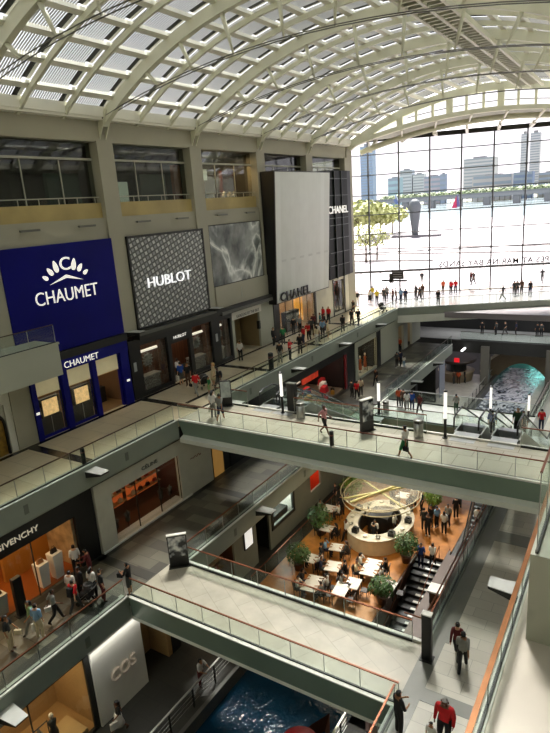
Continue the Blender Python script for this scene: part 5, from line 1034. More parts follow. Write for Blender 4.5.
block(388, 400, 178, 850, 'low teal roofed block right of the slim tower', '#9bb5bb', rows=5); block(424, 441, 176, 900, 'long pink grey block in the middle of the skyline', '#b3a9ae', rows=6); block(440, 446, 174, 850, 'narrow blue block in the middle of the skyline', '#94a0b6', rows=6)
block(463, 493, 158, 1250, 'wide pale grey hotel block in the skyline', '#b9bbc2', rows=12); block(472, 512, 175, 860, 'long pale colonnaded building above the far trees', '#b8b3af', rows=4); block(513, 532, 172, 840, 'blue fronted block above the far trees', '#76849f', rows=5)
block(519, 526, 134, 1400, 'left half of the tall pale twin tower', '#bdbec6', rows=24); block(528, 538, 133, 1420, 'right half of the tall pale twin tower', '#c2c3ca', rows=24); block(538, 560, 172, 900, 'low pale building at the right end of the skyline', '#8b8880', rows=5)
# waterside road bridge
rb = thing('road_bridge', 'long grey road bridge across the bay', 'bridge', (-100, 640, 0)); a = at(405, 211, y=640); MB().box(-260, 260, 0, 14, 6, 9).build('deck', paint('concrete_deck', '#7b7b7d', .7), rb); MB().box(-260, 260, -.5, .5, 9, 10.4).build('parapet', paint('parapet', '#6a6a6e', .7), rb)
for i in range(18): MB().box(-250 + i * 29, -244 + i * 29, 2, 12, -3, 6).build('pier', MATS['concrete_deck'], rb)
def tree(x, y, z, h, r, label, seed, lm, name='broadleaf_tree', grp='trees beyond the bay', n=420, s0=.12):
    rnd = random.Random(seed); t = thing(name, label, 'tree', (x, y, z), 0, grp)
    tk = MB().tube([(0, 0, 0), (.1, 0, h * .3), (0, .1, h * .55)], [h * .03, h * .022, h * .015], 7)
    for k in range(4): a = rnd.uniform(0, 6.28); tk.tube([(0, 0, h * .4), (r * .5 * math.cos(a), r * .5 * math.sin(a), h * .75)], [h * .015, h * .005], 5)
    tk.build('trunk', paint('bark', '#4a3a28', .8), t); lf = MB()
    for k in range(n):
        while True:
            d = Vector((rnd.uniform(-1, 1), rnd.uniform(-1, 1), rnd.uniform(-1, 1)))
            if .3 < d.length < 1: break
        c = Vector((d.x * r, d.y * r, h * .68 + d.z * h * .32)); nr = (d + Vector((rnd.uniform(-.8, .8), rnd.uniform(-.8, .8), rnd.uniform(0, 1)))).normalized(); X = nr.orthogonal().normalized() * r * s0; Y = nr.cross(X)
        lf.add([c - X, c + Y * .7, c + X, c - Y * .7], [(0, 1, 2, 3)])
    lf.build('crown', lm, t); return t
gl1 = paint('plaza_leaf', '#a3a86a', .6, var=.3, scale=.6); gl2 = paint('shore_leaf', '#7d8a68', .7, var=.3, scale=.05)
for i, (u, v, h, w) in enumerate(((366, 262, 8, 'nearest the dark glass tower'), (377, 260, 7.4, 'right one of the pair'))):
    p = at(u, v, z=-.6); tree(p.x, p.y, -.6, h, h * .42, 'thin yellow green tree on the plaza, ' + w, 30 + i, gl1, 'plaza_tree', 'plaza trees', 260, .09)
for i, (u, y, h) in enumerate(((358, 170, 13), (368, 176, 12), (380, 184, 11), (392, 200, 10))):
    p = at(u, 215, y=y); tree(p.x, y, -.6, h, h * .6, 'yellow green tree in the row behind the plaza pair, %s from the left' % WORDS[i], 50 + i, gl1, 'broadleaf_tree', 'row of trees behind the plaza pair', 380, .12)
proto = None
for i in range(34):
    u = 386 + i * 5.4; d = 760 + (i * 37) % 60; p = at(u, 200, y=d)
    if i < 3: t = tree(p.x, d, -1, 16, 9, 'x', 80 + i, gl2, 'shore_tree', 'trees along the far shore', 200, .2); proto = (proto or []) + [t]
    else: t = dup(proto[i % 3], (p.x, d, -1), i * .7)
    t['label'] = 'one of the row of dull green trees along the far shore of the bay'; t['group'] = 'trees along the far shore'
p = at(415, 237, z=-.6); sc_ = thing('plaza_sculpture', 'dark grey club shaped sculpture standing on the sunny plaza', 'sculpture', p); MB().lathe([(.9, 0), (1.1, 2.5), (1.6, 7), (1.9, 9.2), (1.6, 10.6), (.8, 11.3), (.05, 11.5)], n=20).build('body', paint('sculpture_grey', '#565c60', .5), sc_, smooth=True); MB().box(-7, 8, -1.4, 1.4, 0, .7).build('plinth', paint('plinth_dark', '#6a676a', .6), sc_)
p = at(405, 217, z=0); sl = thing('slanted_mast', 'white slanted mast with a blue top left of the club shaped sculpture', 'mast', p); MB().beam((0, 0, 0), (-6, 0, 13), .9, .9).build('mast', paint('mast_grey', '#8e97a8', .5), sl); MB().beam((-4.4, 0, 8), (-6.2, 0, 10.6), 2.2, 1.6).build('top', paint('mast_blue', '#4c5c86', .5), sl)
p = at(455, 208, z=0); sv = thing('sail_sculpture', 'red and purple sail shaped sculpture on the far waterside', 'sculpture', p)
sv.scale = (.55, .55, .55)
MB().add([(-5, 0, 0), (2.5, 0, 0), (1.5, 0, 17), (-5, 3, 0), (2.5, 3, 0), (1.5, 2, 17)], [(0, 1, 2), (5, 4, 3), (0, 3, 4, 1), (1, 4, 5, 2), (2, 5, 3, 0)]).build('red_sail', paint('red_sail', '#b01a4a', .5), sv); MB().add([(2.6, 0, 2), (7.5, 0, 2), (3, 0, 20), (2.6, 3, 2), (7.5, 3, 2), (3, 2, 20)], [(0, 1, 2), (5, 4, 3), (0, 3, 4, 1), (1, 4, 5, 2), (2, 5, 3, 0)]).build('purple_sail', paint('purple_sail', '#5a4a78', .5), sv)
for i in range(3):
    S(MB().box(-140, 40, 112 + i * 14, 113 + i * 14, -.6, -.35), 'trim_29', paint('plaza_kerb', '#8f8884', .6))
S(MB().lathe([(16, -.6), (16.5, -.3), (17, -.6)], (8, 108, 0), 40), 'trim_30', MATS['plaza_kerb'])
# ------------------------------------------------------------------ people
skin_ms = [paint('skin_light', '#c99b7a', .55, var=.03), paint('skin_tan', '#a87550', .55, var=.03), paint('skin_brown', '#6e4630', .55, var=.03)]
hair_ms = {'black': paint('hair_black', '#0f0c0a', .5), 'brown': paint('hair_brown', '#3a2416', .5), 'blond': paint('hair_blond', '#b08a50', .5), 'grey': paint('hair_grey', '#77736c', .6)}
eye_m = paint('eye_dark', '#120c0a', .3); lip_pm = paint('lip_rose', '#8c4a42', .5); shoe_ms = [paint('shoe_black', '#141312', .5), paint('shoe_white', '#cfccc5', .5), paint('shoe_brown', '#4a3020', .5)]
CLO = {'white': '#dcd9d2', 'black': '#141416', 'red': '#c8141c', 'dark red': '#5a1a1e', 'pink': '#c48a8c', 'blue': '#1f4a9a', 'dark blue': '#1c2440', 'light blue': '#7ea2c0', 'grey': '#85857f', 'dark grey': '#3c3c3a', 'green': '#2a7a48', 'light green': '#8fae7a', 'dark green': '#24402c', 'yellow': '#c9b32a', 'cream': '#cfbf9c', 'orange': '#c8542a', 'brown': '#54392a', 'teal': '#2a6a6a', 'purple': '#54406a'}
def clo(c): return paint('fabric_' + c.replace(' ', '_'), CLO[c], .8, var=.1, scale=6)
# joints of the skeleton: +y is forward
BASE = dict(pel=(0, 0, .96), spi=(0, -.01, 1.13), che=(0, 0, 1.32), nec=(0, -.005, 1.47), hl=(0, .015, 1.55), hm=(0, .02, 1.635), ht=(0, .01, 1.70),
            shl=(.175, 0, 1.42), ell=(.225, -.02, 1.15), wrl=(.235, .05, .90), hdl=(.235, .075, .82), shr=(-.175, 0, 1.42), elr=(-.225, -.02, 1.15), wrr=(-.235, .05, .90), hdr=(-.235, .075, .82),
            hil=(.09, 0, .90), knl=(.1, .02, .50), anl=(.105, -.01, .085), tol=(.115, .13, .035), hir=(-.09, 0, .90), knr=(-.1, .02, .50), anr=(-.105, -.01, .085), tor=(-.115, .13, .035))
RAD = dict(pel=(.155, .115), spi=(.135, .105), che=(.16, .115), nec=(.058, .058), hl=(.066, .072), hm=(.083, .096), ht=(.06, .07), shl=(.066, .066), ell=(.043, .043), wrl=(.029, .025), hdl=(.034, .02), hil=(.095, .095), knl=(.06, .06), anl=(.04, .042), tol=(.04, .03))
for k in list(RAD):
    if k[-1] == 'l' and k not in ('pel', 'hl'): RAD[k[:-1] + 'r'] = RAD[k]
EDG = [('pel', 'spi'), ('spi', 'che'), ('che', 'nec'), ('nec', 'hl'), ('hl', 'hm'), ('hm', 'ht')] + [e for s in 'lr' for e in (('che', 'sh' + s), ('sh' + s, 'el' + s), ('el' + s, 'wr' + s), ('wr' + s, 'hd' + s), ('pel', 'hi' + s), ('hi' + s, 'kn' + s), ('kn' + s, 'an' + s), ('an' + s, 'to' + s))]
REG = {}
for a, b in EDG:
    q = b[:2]; REG[(a, b)] = {'sp': 'torso', 'ch': 'torso', 'ne': 'neck', 'hl': 'head', 'hm': 'head', 'ht': 'head', 'sh': 'torso', 'el': 'uarm', 'wr': 'farm', 'hd': 'hand', 'hi': 'hip', 'kn': 'thigh', 'an': 'shin', 'to': 'foot'}[q]
def limb(root, tip, up, low, bend):
    """middle joint of a two bone limb with the bend pushed towards the given direction"""
    r, t = Vector(root), Vector(tip); d = t - r; L = min(d.length, (up + low) * .998); d.normalize(); a = (up * up - low * low + L * L) / (2 * L); h = math.sqrt(max(0, up * up - a * a)); b = Vector(bend); b = (b - d * b.dot(d)).normalized()
    return tuple(r + d * a + b * h), tuple(r + d * L)
def pose(kind):
    J = dict(BASE)
    def leg(s, ankle, toe):
        k, a = limb(J['hi' + s], ankle, .405, .42, (0, 1, .1)); J['kn' + s] = k; J['an' + s] = a; J['to' + s] = tuple(Vector(a) + Vector(toe))
    def arm(s, hand, bend=(0, -1, -.2)):
        e, w = limb(J['sh' + s], hand, .275, .26, bend); J['el' + s] = e; J['wr' + s] = w; J['hd' + s] = tuple(Vector(w) + (Vector(w) - Vector(e)).normalized() * .085)
    if kind.startswith('walk'):
        m = 1 if kind[-1] == 'a' else -1; f, b = ('l', 'r') if m > 0 else ('r', 'l')
        for j in J: J[j] = (J[j][0], J[j][1], J[j][2] - .025) if j[:2] not in ('an', 'to', 'kn') else J[j]
        sx = lambda s: .09 if s == 'l' else -.09
        leg(f, (sx(f), .30, .10), (0, .13, -.03)); leg(b, (sx(b), -.34, .17), (0, .10, -.12))
        arm(b, (1.9 * sx(b) * 1.25, .24, 1.0)); arm(f, (1.9 * sx(f) * 1.25, -.22, .93))
    elif kind == 'phone': arm('r', (-.12, .30, 1.22), (-.6, -.2, -1)); arm('l', (.14, .26, 1.12), (.6, -.2, -1))
    elif kind == 'hold': arm('r', (-.16, .27, 1.02), (-.5, -.6, -.6))
    elif kind == 'reach': arm('r', (-.5, .22, 1.35), (-.1, 0, -1)); arm('l', (.46, .26, 1.25), (.1, 0, -1))
    elif kind == 'lean':
        for j in ('spi', 'che', 'nec', 'hl', 'hm', 'ht', 'shl', 'shr'): x, y, z = J[j]; J[j] = (x, y + (z - .96) * .16, z - (z - .96) * .03)
        arm('l', (.2, .42, 1.12), (.5, -.6, -.4)); arm('r', (-.2, .42, 1.12), (-.5, -.6, -.4)); leg('r', (-.09, -.16, .09), (0, .13, -.04))
    elif kind == 'sit':
        for j in ('pel', 'spi', 'che', 'nec', 'hl', 'hm', 'ht', 'shl', 'shr', 'hil', 'hir'): x, y, z = J[j]; J[j] = (x, y - .04 + max(0, z - .96) * .1, z - .40)
        leg('l', (.11, .36, .085), (0, .13, -.05)); leg('r', (-.11, .34, .085), (0, .13, -.05)); arm('l', (.17, .36, .80), (.6, -.5, -.5)); arm('r', (-.17, .36, .80), (-.6, -.5, -.5))
    else: leg('l', (.11, .02, .085), (.02, .13, -.05)); leg('r', (-.11, -.02, .085), (-.02, .13, -.05))
    return J
def body_data(kind, fem):
    J = pose(kind); ids = {k: i for i, k in enumerate(J)}; vs = [list(J[k]) for k in J]; es = [(ids[a], ids[b]) for a, b in EDG]; rs = [RAD[k] for k in J]; roots = [ids['pel']]
    if fem: rs = [(r[0] * (.86 if k in ('che', 'shl', 'shr', 'spi', 'ell', 'elr') else 1.0), r[1] * .95) for k, r in zip(J, rs)]
    for s in 'lr':                                       # five fingers, each its own short chain rooted in the palm
        w, h = Vector(J['wr' + s]), Vector(J['hd' + s]); d = (h - w).normalized(); sd = d.cross(Vector((1, 0, 0))).normalized(); nn = sd.cross(d)
        for i, (o, l) in enumerate(((-.027, .07), (-.009, .08), (.009, .075), (.026, .06), (-.036, .05))):
            st = (h + sd * o - d * .01) if i < 4 else w.lerp(h, .35) + sd * o * .7; dd = d if i < 4 else (d + sd * -.9).normalized(); n0 = len(vs); c = nn * (-.018 if s == 'l' else .018)
            vs += [list(st), list(st + dd * l * .5), list(st + dd * l + c)]; es += [(n0, n0 + 1), (n0 + 1, n0 + 2)]; rs += [(.0095, .0095), (.009, .009), (.007, .007)]; roots.append(n0)
    me = bpy.data.meshes.new('skeleton'); me.from_pydata(vs, es, []); o = bpy.data.objects.new('skeleton', me); COL.objects.link(o)
    sk = o.modifiers.new('skin', 'SKIN'); sk.use_smooth_shade = True
    for i, r in enumerate(rs): me.skin_vertices[0].data[i].radius = r; me.skin_vertices[0].data[i].use_root = i in roots
    su = o.modifiers.new('sub', 'SUBSURF'); su.levels = su.render_levels = 1
    dg = bpy.context.evaluated_depsgraph_get(); b = bpy.data.meshes.new_from_object(o.evaluated_get(dg)); bpy.data.objects.remove(o)
    return J, b
def seg_dist(p, a, b):
    ab = b - a; t = max(0, min(1, (p - a).dot(ab) / ab.length_squared)); return (p - a - ab * t).length
def sub(me, faces, off, name, cap=None):
    idx = {}; vs = []; fs = []
    for f in faces:
        q = []
        for v in me.polygons[f].vertices:
            if v not in idx: idx[v] = len(vs); vv = me.vertices[v]; vs.append(vv.co + vv.normal * off)
            q.append(idx[v])
        fs.append(q)
    m = MB().add(vs, fs); return m
ARCH = {}
def archetype(kind, fem, bottom, sleeve, hairl):
    """body mesh with shirt, bottom, shoes and hair meshes, shared by every copy"""
    key = (kind, fem, bottom, sleeve, hairl)
    if key in ARCH: return ARCH[key]
    bk = (kind, fem)
    if bk not in ARCH: ARCH[bk] = body_data(kind, fem)
    J, me0 = ARCH[bk]; J = {k: Vector(v) for k, v in J.items()}
    if (bk, 'reg') not in ARCH:
        rg = []
        for p in me0.polygons:
            c = p.center; best = min(EDG, key=lambda e: seg_dist(c, J[e[0]], J[e[1]]) - .5 * (RAD[e[0]][0] + RAD[e[1]][0])); rg.append(REG[best])
        ARCH[(bk, 'reg')] = rg
    rg = ARCH[(bk, 'reg')]; pick = lambda *r: [i for i, q in enumerate(rg) if q in r]
    body = me0.copy(); body.materials.clear(); body.materials.append(skin_ms[0]); body.name = 'person'
    out = {'body': body}
    def keep(nm, m, mats, smooth=True):
        o = m.build(nm, mats, smooth=smooth); out[nm] = o.data; bpy.data.objects.remove(o)
    top = pick('torso', 'uarm', *(['farm'] if sleeve == 'long' else []), *(['hip'] if bottom != 'dress' else ['hip']))
    keep('shirt', sub(me0, top, .016, 'shirt'), clo('white'))
    hz = J['pel'].z
    if bottom in ('trousers', 'shorts'):
        fs = [i for i in pick('hip', 'thigh', *(['shin'] if bottom == 'trousers' else []))] + [i for i in pick('torso') if me0.polygons[i].center.z < hz - .02]
        keep('trousers' if bottom == 'trousers' else 'shorts', sub(me0, fs, .02, 'trousers'), clo('black'))
    else:
        kz = min(J['knl'].z, J['knr'].z); sk = MB(); cy = (J['knl'].y + J['knr'].y) / 2; sp = abs(J['knl'].y - J['knr'].y) / 2
        sk.lathe([(.15, hz + .1), (.185, hz - .04), (.2, (hz + kz) / 2), (.23 + sp * .4, kz - .02), (.21 + sp * .4, kz - .015)], (0, cy * .3, 0), 16, sy=.85 + sp * .9) if kind != 'sit' else sk.add([v.co + v.normal * .03 for v in me0.vertices], [tuple(me0.polygons[i].vertices) for i in pick('hip', 'thigh')])
        keep('skirt', sk, clo('black'))
    keep('shoes', sub(me0, pick('foot'), .01, 'shoes'), shoe_ms[0])
    H = J['hm']; hf = [i for i in pick('head') if (lambda c: c.z > H.z + .028 or (c.y < H.y - .01 and c.z > H.z - .07))(me0.polygons[i].center)]
    hm = sub(me0, hf, .017, 'hair')
    if hairl == 'long': hm.tube([(H.x, H.y - .055, H.z + .03), (H.x, H.y - .095, H.z - .06), (H.x, H.y - .11, H.z - .17), (H.x, H.y - .105, H.z - .26)], [.07, .085, .075, .035], 10)
    elif hairl == 'bun': hm.lathe([(.0, -.05), (.04, -.03), (.05, 0), (.04, .035), (.005, .05)], (H.x, H.y - .1, H.z + .05), 10)
    keep('hair', hm, hair_ms['black'])
    fa = MB()
    for s in (-1, 1): fa.box(s * .031 - .011, s * .031 + .011, H.y + .088, H.y + .099, H.z - .008, H.z + .007)
    keep('eyes', fa, eye_m, False)
    ft = MB().box(-.022, .022, H.y + .076, H.y + .088, H.z - .062, H.z - .05); keep('mouth', ft, lip_pm, False)
    ne = MB().add([(-.012, H.y + .085, H.z - .03), (.012, H.y + .085, H.z - .03), (0, H.y + .118, H.z - .028), (0, H.y + .09, H.z + .012)], [(0, 1, 2), (0, 2, 3), (1, 3, 2), (0, 3, 1)])
    for s in (-1, 1): ne.tube([(s * .082, H.y - .005, H.z - .035), (s * .094, H.y - .015, H.z), (s * .085, H.y - .01, H.z + .025)], [.01, .016, .01], 6)
    keep('nose_and_ears', ne, skin_ms[0])
    ARCH[key] = out; return out
NPERS = [0]; LAB = {}
def child(me, nm, mat, root):
    o = bpy.data.objects.new(nm, me); COL.objects.link(o); o.parent = root
    if len(o.material_slots): o.material_slots[0].link = 'OBJECT'; o.material_slots[0].material = mat
    return o
def person(p, face, kind, top, bot, label, group, fem=False, bottom='trousers', sleeve='short', hairl='short', hair='black', skin=None, h=1.7, far=False, prop=None):
    A = archetype(kind, fem, bottom, sleeve, hairl); i = NPERS[0]; NPERS[0] += 1; sk = skin_ms[(0, 1, 0, 2, 1)[i % 5] if skin is None else skin]
    r = bpy.data.objects.new('person', A['body']); COL.objects.link(r); r.location = p; r.rotation_euler = (0, 0, math.radians(face)); r.scale = (h / 1.72,) * 3
    r.material_slots[0].link = 'OBJECT'; r.material_slots[0].material = sk
    child(A['shirt'], 'shirt', clo(top), r)
    for nm in ('trousers', 'shorts', 'skirt'):
        if nm in A: child(A[nm], nm, clo(bot), r)
    child(A['hair'], 'hair', hair_ms[hair], r); child(A['shoes'], 'shoes', shoe_ms[i % 3], r)
    if not far:
        child(A['eyes'], 'eyes', eye_m, r); child(A['mouth'], 'mouth', lip_pm, r); child(A['nose_and_ears'], 'nose_and_ears', sk, r)
    tag(r, label, 'person', group)
    if prop: carry(r, prop, kind, label)
    return r
def p_z(r): return -5.0 if -6 < r.location.z < -4 and r.location.x < -18 else 0
def carry(r, prop, kind, label):
    J = {k: Vector(v) for k, v in pose(kind).items()}; M_ = Matrix.LocRotScale(r.location, r.rotation_euler, r.scale); nm, col = prop
    if nm == 'backpack': c = M_ @ (J['che'] + Vector((0, -.2, -.12))); mb = MB().add([(-.14, -.09, -.2), (.14, -.09, -.2), (.14, .07, -.2), (-.14, .07, -.2), (-.12, -.06, .22), (.12, -.06, .22), (.12, .07, .22), (-.12, .07, .22), (-.1, -.12, 0), (.1, -.12, 0)], [(0, 3, 2, 1), (4, 5, 6, 7), (0, 1, 9, 8), (8, 9, 5, 4), (1, 2, 6, 5, 9), (2, 3, 7, 6), (3, 0, 8, 4, 7)])
    else:
        w, hh = (.17, .34) if nm == 'shopping_bag' else (.14, .2); c = M_ @ (J['hdr'] + Vector((0, 0, -.1 - hh))); mb = MB().add([(-.05, -w, 0), (.05, -w, 0), (.05, w, 0), (-.05, w, 0), (-.05, -w, hh), (.05, -w, hh), (.05, w, hh), (-.05, w, hh)], [(0, 3, 2, 1), (4, 5, 6, 7), (0, 1, 5, 4), (1, 2, 6, 5), (2, 3, 7, 6), (3, 0, 4, 7)]).tube([(0, -w * .5, hh), (0, -w * .35, hh + .1), (0, w * .35, hh + .1), (0, w * .5, hh)], .01, 5)
    o = mb.build(nm, clo(col)); o.location = c; o.rotation_euler = r.rotation_euler
    import re
    who = re.split(r' (?:at|outside|in front|walking|near|by|carrying|looking|beside|just|among|where|standing|on) | with a ', label)[0]; wh = ' near the orange shop' if p_z(r) < -4 else ''
    tag(o, '%s %s carried by the %s' % (col, nm.replace('_', ' '), who + wh), nm.replace('_', ' '), 'carried bags')
# (u, v) foot pixel, facing in degrees (0 looks away along the hall, 90 to the left wall, -90 to the right, 180 to the camera)
G1 = 'people in front of the orange shop'
P2 = [
 (78, 575, 60, 'stand', 'white', 'black', 'person in white tee and black trousers standing in the orange shop doorway', {}),
 (92, 579, 130, 'lean', 'dark red', 'dark red', 'person in maroon bending forward outside the orange shop doorway', dict(sleeve='long')),
 (74, 603, 20, 'stand', 'white', 'dark grey', 'person in white tee and dark grey shorts seen from behind near the orange shop', dict(bottom='shorts')),
 (83, 598, 170, 'stand', 'black', 'black', 'person all in black between the two in white tees near the orange shop', dict(sleeve='long')),
 (95, 599, 10, 'stand', 'white', 'black', 'person in white tee with long hair at the rail below the white shop frame', dict(fem=True, hairl='long')),
 (104, 601, -30, 'stand', 'black', 'dark red', 'person in black top and dark red trousers, right of the long haired one in white', {}),
 (131, 594, 110, 'phone', 'black', 'dark grey', 'person in black looking at a phone where the lower bridge begins', dict(bottom='shorts', prop=('handbag', 'black'))),
 (77, 612, 15, 'walka', 'red', 'dark grey', 'person in red with a black backpack near the orange shop', dict(prop=('backpack', 'black'))),
 (57, 622, -25, 'walkb', 'grey', 'black', 'person in grey top and black trousers walking past the black totem', dict(prop=('handbag', 'white'))),
 (34, 634, 170, 'walka', 'light green', 'grey', 'person in light green beside the one in blue at the left rail', dict(fem=True, hairl='long')),
 (41, 638, 20, 'stand', 'light blue', 'cream', 'person in light blue and cream at the left rail', dict(prop=('shopping_bag', 'white'))),
 (12, 650, -60, 'hold', 'dark grey', 'cream', 'person in dark grey at the lower left picture edge with a pale bag', dict(fem=True, hairl='long', prop=('handbag', 'cream'))),
]
for u, v, f, k, t_c, b_c, lb, kw in P2: person(at(u, v, z=Z2), f, k, t_c, b_c, lb, G1, **kw)
G2 = 'people on the upper gallery by the woven billboard'
P3 = [
 (182, 385, 70, 'stand', 'blue', 'dark grey', 'person in blue with a white bag outside the black shopfront door', dict(bottom='shorts', prop=('shopping_bag', 'white')), G2),
 (179, 381, 100, 'stand', 'white', 'black', 'person in white just left of the one in blue at the black shopfront', {}, G2),
 (189, 386, -160, 'stand', 'black', 'brown', 'person in black and brown outside the black shopfront, right of the one in blue', {}, G2),
 (197, 396, 70, 'walka', 'red', 'grey', 'person in red top and grey trousers carrying a black bag by the black shopfront', dict(prop=('handbag', 'black')), G2),
 (210, 394, 160, 'stand', 'green', 'light green', 'small child in green beside the dark pushchair', dict(h=1.2, bottom='shorts'), G2),
 (214.5, 386, 150, 'stand', 'cream', 'cream', 'fair haired person in a cream dress among the group by the advertising stand', dict(fem=True, bottom='dress', hairl='long', hair='blond'), G2),
 (219, 391, 120, 'walkb', 'black', 'dark grey', 'person in black walking just behind the advertising stand', dict(prop=('backpack', 'black')), G2),
 (221, 421, 15, 'walka', 'grey', 'dark blue', 'person in grey top and dark blue shorts at the left end of the upper bridge', dict(bottom='shorts'), 'people on the upper bridge'),
 (214, 418, 10, 'stand', 'white', 'grey', 'person in white with a pale bag at the left end of the upper bridge', dict(prop=('shopping_bag', 'white'), fem=True, hairl='long'), 'people on the upper bridge'),
 (241, 361, 30, 'stand', 'white', 'black', 'person in white and black beside the last cog window near the taupe recess', {}, G2),
 (274, 346.5, -90, 'stand', 'black', 'black', 'guard in black standing against the pale wall left of the pale billboard', dict(sleeve='long'), 'people outside the shop under the pale billboard'),
 (325, 435, -95, 'walka', 'pink', 'black', 'person in a pink top and black shorts walking on the upper bridge', dict(fem=True, bottom='shorts', hairl='bun'), 'people on the upper bridge'),
 (405, 459, 70, 'walkb', 'white', 'green', 'person in white top and green shorts with a black bag walking on the upper bridge', dict(fem=True, bottom='shorts', hairl='bun', prop=('handbag', 'black')), 'people on the upper bridge'),
]
for u, v, f, k, t_c, b_c, lb, kw, g in P3: person(at(u, v, z=Z3), f, k, t_c, b_c, lb, g, **kw)
G4 = 'people outside the shop under the pale billboard'
P4 = [
 (283.6, 345, 40, 'stand', 'green', 'dark grey', 'person in a green shirt outside the shop under the pale billboard', {}),
 (280.5, 363, 15, 'stand', 'black', 'grey', 'person in black top and grey trousers at the rail beside the thick bollard', {}),
 (290.4, 360, -80, 'reach', 'red', 'black', 'person in red top and black trousers with both arms out', {}),
 (300.4, 354, 10, 'stand', 'black', 'black', 'person in black at the rail, right of the one with arms out', {}),
 (294, 335, 60, 'stand', 'black', 'dark grey', 'person in black near the lit shop entrance under the pale billboard', {}),
 (300, 333, -120, 'stand', 'grey', 'black', 'person in grey near the lit shop entrance, behind the red group', {}),
 (309, 341, 170, 'lean', 'red', 'black', 'person in red bending forward in the middle of the crowd', {}),
 (304, 345, 90, 'stand', 'red', 'dark blue', 'person in red with dark blue trousers at the left of the crowd', {}),
 (314, 331, -150, 'stand', 'dark red', 'black', 'person in dark red at the back of the crowd by the shop window', {}),
 (317, 345, 60, 'stand', 'cream', 'white', 'person in cream top and white trousers at the front of the crowd', dict(fem=True, hairl='long')),
 (319, 342, -40, 'stand', 'white', 'grey', 'person in white shirt and grey trousers in the crowd', {}),
 (320.5, 330, 120, 'stand', 'teal', 'black', 'person in teal standing behind the crowd by the pale shop wall', {}),
 (325, 331, -60, 'stand', 'black', 'dark blue', 'person in black and dark blue behind the crowd, right of the one in teal', {}),
 (323.5, 323, 150, 'stand', 'red', 'dark red', 'left one of two people in red by the pale shop wall', {}),
 (329, 323, 170, 'stand', 'red', 'black', 'right one of two people in red by the pale shop wall', {}),
 (328, 338.5, -70, 'stand', 'cream', 'cream', 'person in cream at the right end of the crowd', dict(fem=True, bottom='dress', hairl='long')),
 (323, 337.5, 30, 'stand', 'light blue', 'dark grey', 'person in light blue near the right end of the crowd', {}),
 (312, 335.5, 0, 'stand', 'dark grey', 'black', 'person in dark grey right behind the bending one in red', {}),
 (343, 332.5, 20, 'walka', 'black', 'dark grey', 'person in black at the rail below the dark glass tower, apart from the crowd', {}),
 (352, 326, 10, 'walka', 'black', 'black', 'left one of two people in black walking towards the glass wall', {}),
 (358.6, 325.5, 0, 'walkb', 'black', 'black', 'right one of two people in black walking towards the glass wall', {}),
 (353.5, 315.5, 160, 'walka', 'dark grey', 'black', 'person in dark grey walking close to the end of the facade', {}),
]
for u, v, f, k, t_c, b_c, lb, kw in P4: person(at(u, v, z=Z3), f, k, t_c, b_c, lb, G4, far=True, **kw)
G5 = 'people on the bright concourse'
P5 = [
 (357.5, 305.5, 20, 'stand', 'black', 'white', 'person in black top and white trousers at the left end of the concourse', {}),
 (354, 301, 100, 'stand', 'yellow', 'dark blue', 'person in yellow nearest the facade corner on the concourse', {}),
 (370, 304, 170, 'stand', 'white', 'black', 'person in white top and black skirt between the people in yellow', dict(fem=True, bottom='skirt', hairl='long')),
 (377, 304, -160, 'stand', 'yellow', 'black', 'person in yellow with black trousers right of the one in white on the concourse', {}),
 (372.6, 300, 60, 'stand', 'yellow', 'grey', 'person in yellow with grey trousers farther back on the concourse', {}),
 (384, 302, 0, 'stand', 'dark grey', 'dark grey', 'person in dark grey left of the pushchair under the hanging board', {}),
 (387, 300, 180, 'stand', 'grey', 'black', 'person in grey and black under the hanging board', {}),
 (393, 303, 90, 'stand', 'dark red', 'black', 'person in dark red under the right end of the hanging board', {}),
 (396, 302, -70, 'stand', 'brown', 'black', 'person in brown under the right end of the hanging board', {}),
 (401, 302.5, 30, 'walka', 'light blue', 'dark blue', 'person in light blue walking right of the hanging board', {}),
 (405.6, 303, 20, 'walkb', 'dark blue', 'dark grey', 'person in dark blue walking right of the hanging board', {}),
 (416, 299, 150, 'stand', 'dark grey', 'black', 'person in dark grey in the trio by the entrance doors', {}),
 (419.5, 301, 160, 'walka', 'black', 'black', 'person in black in the middle of the trio by the entrance doors', {}),
 (422.5, 298, 170, 'stand', 'brown', 'grey', 'person in brown in the trio by the entrance doors', {}),
 (438, 305, 5, 'stand', 'black', 'black', 'person in black at the concourse rail, alone in front of the one in orange', {}),
 (443, 293.5, 40, 'stand', 'orange', 'brown', 'person in orange by the glass wall', {}),
 (451, 294, 170, 'stand', 'red', 'black', 'left one of two people in red by the glass wall', {}),
 (455.5, 293.5, 180, 'stand', 'red', 'dark blue', 'right one of two people in red by the glass wall', {}),
 (502.6, 300, 90, 'walka', 'black', 'grey', 'person in black top and grey trousers striding alone on the concourse', {}),
 (514, 295.5, 30, 'stand', 'black', 'dark grey', 'left one of the dark pair by the glass wall at the right', {}),
 (517, 295, 10, 'stand', 'dark grey', 'black', 'right one of the dark pair by the glass wall at the right', {}),
 (521.5, 294, 160, 'stand', 'brown', 'dark grey', 'person in brown just right of the dark pair by the glass wall', {}),
 (530, 295.5, 170, 'stand', 'black', 'dark blue', 'person in black and dark blue, last one on the right of the concourse', {}),
 (422, 284, 0, 'stand', 'black', 'grey', 'person in black outside the glass doors behind the trio', {}),
 (471, 284, 60, 'walka', 'dark red', 'dark grey', 'person in dark red outside the glass wall near the two in red', {}), (473.5, 285, 60, 'walkb', 'black', 'black', 'person in black outside the glass wall beside the one in dark red', {}),
 (542, 282, 180, 'reach', 'black', 'black', 'person in black with arms spread outside the glass wall at the right', {}),
]
for u, v, f, k, t_c, b_c, lb, kw in P5: person(at(u, v, z=.012 if v > 286 else 0.0), f, k, t_c, b_c, lb, G5, far=True, **kw)
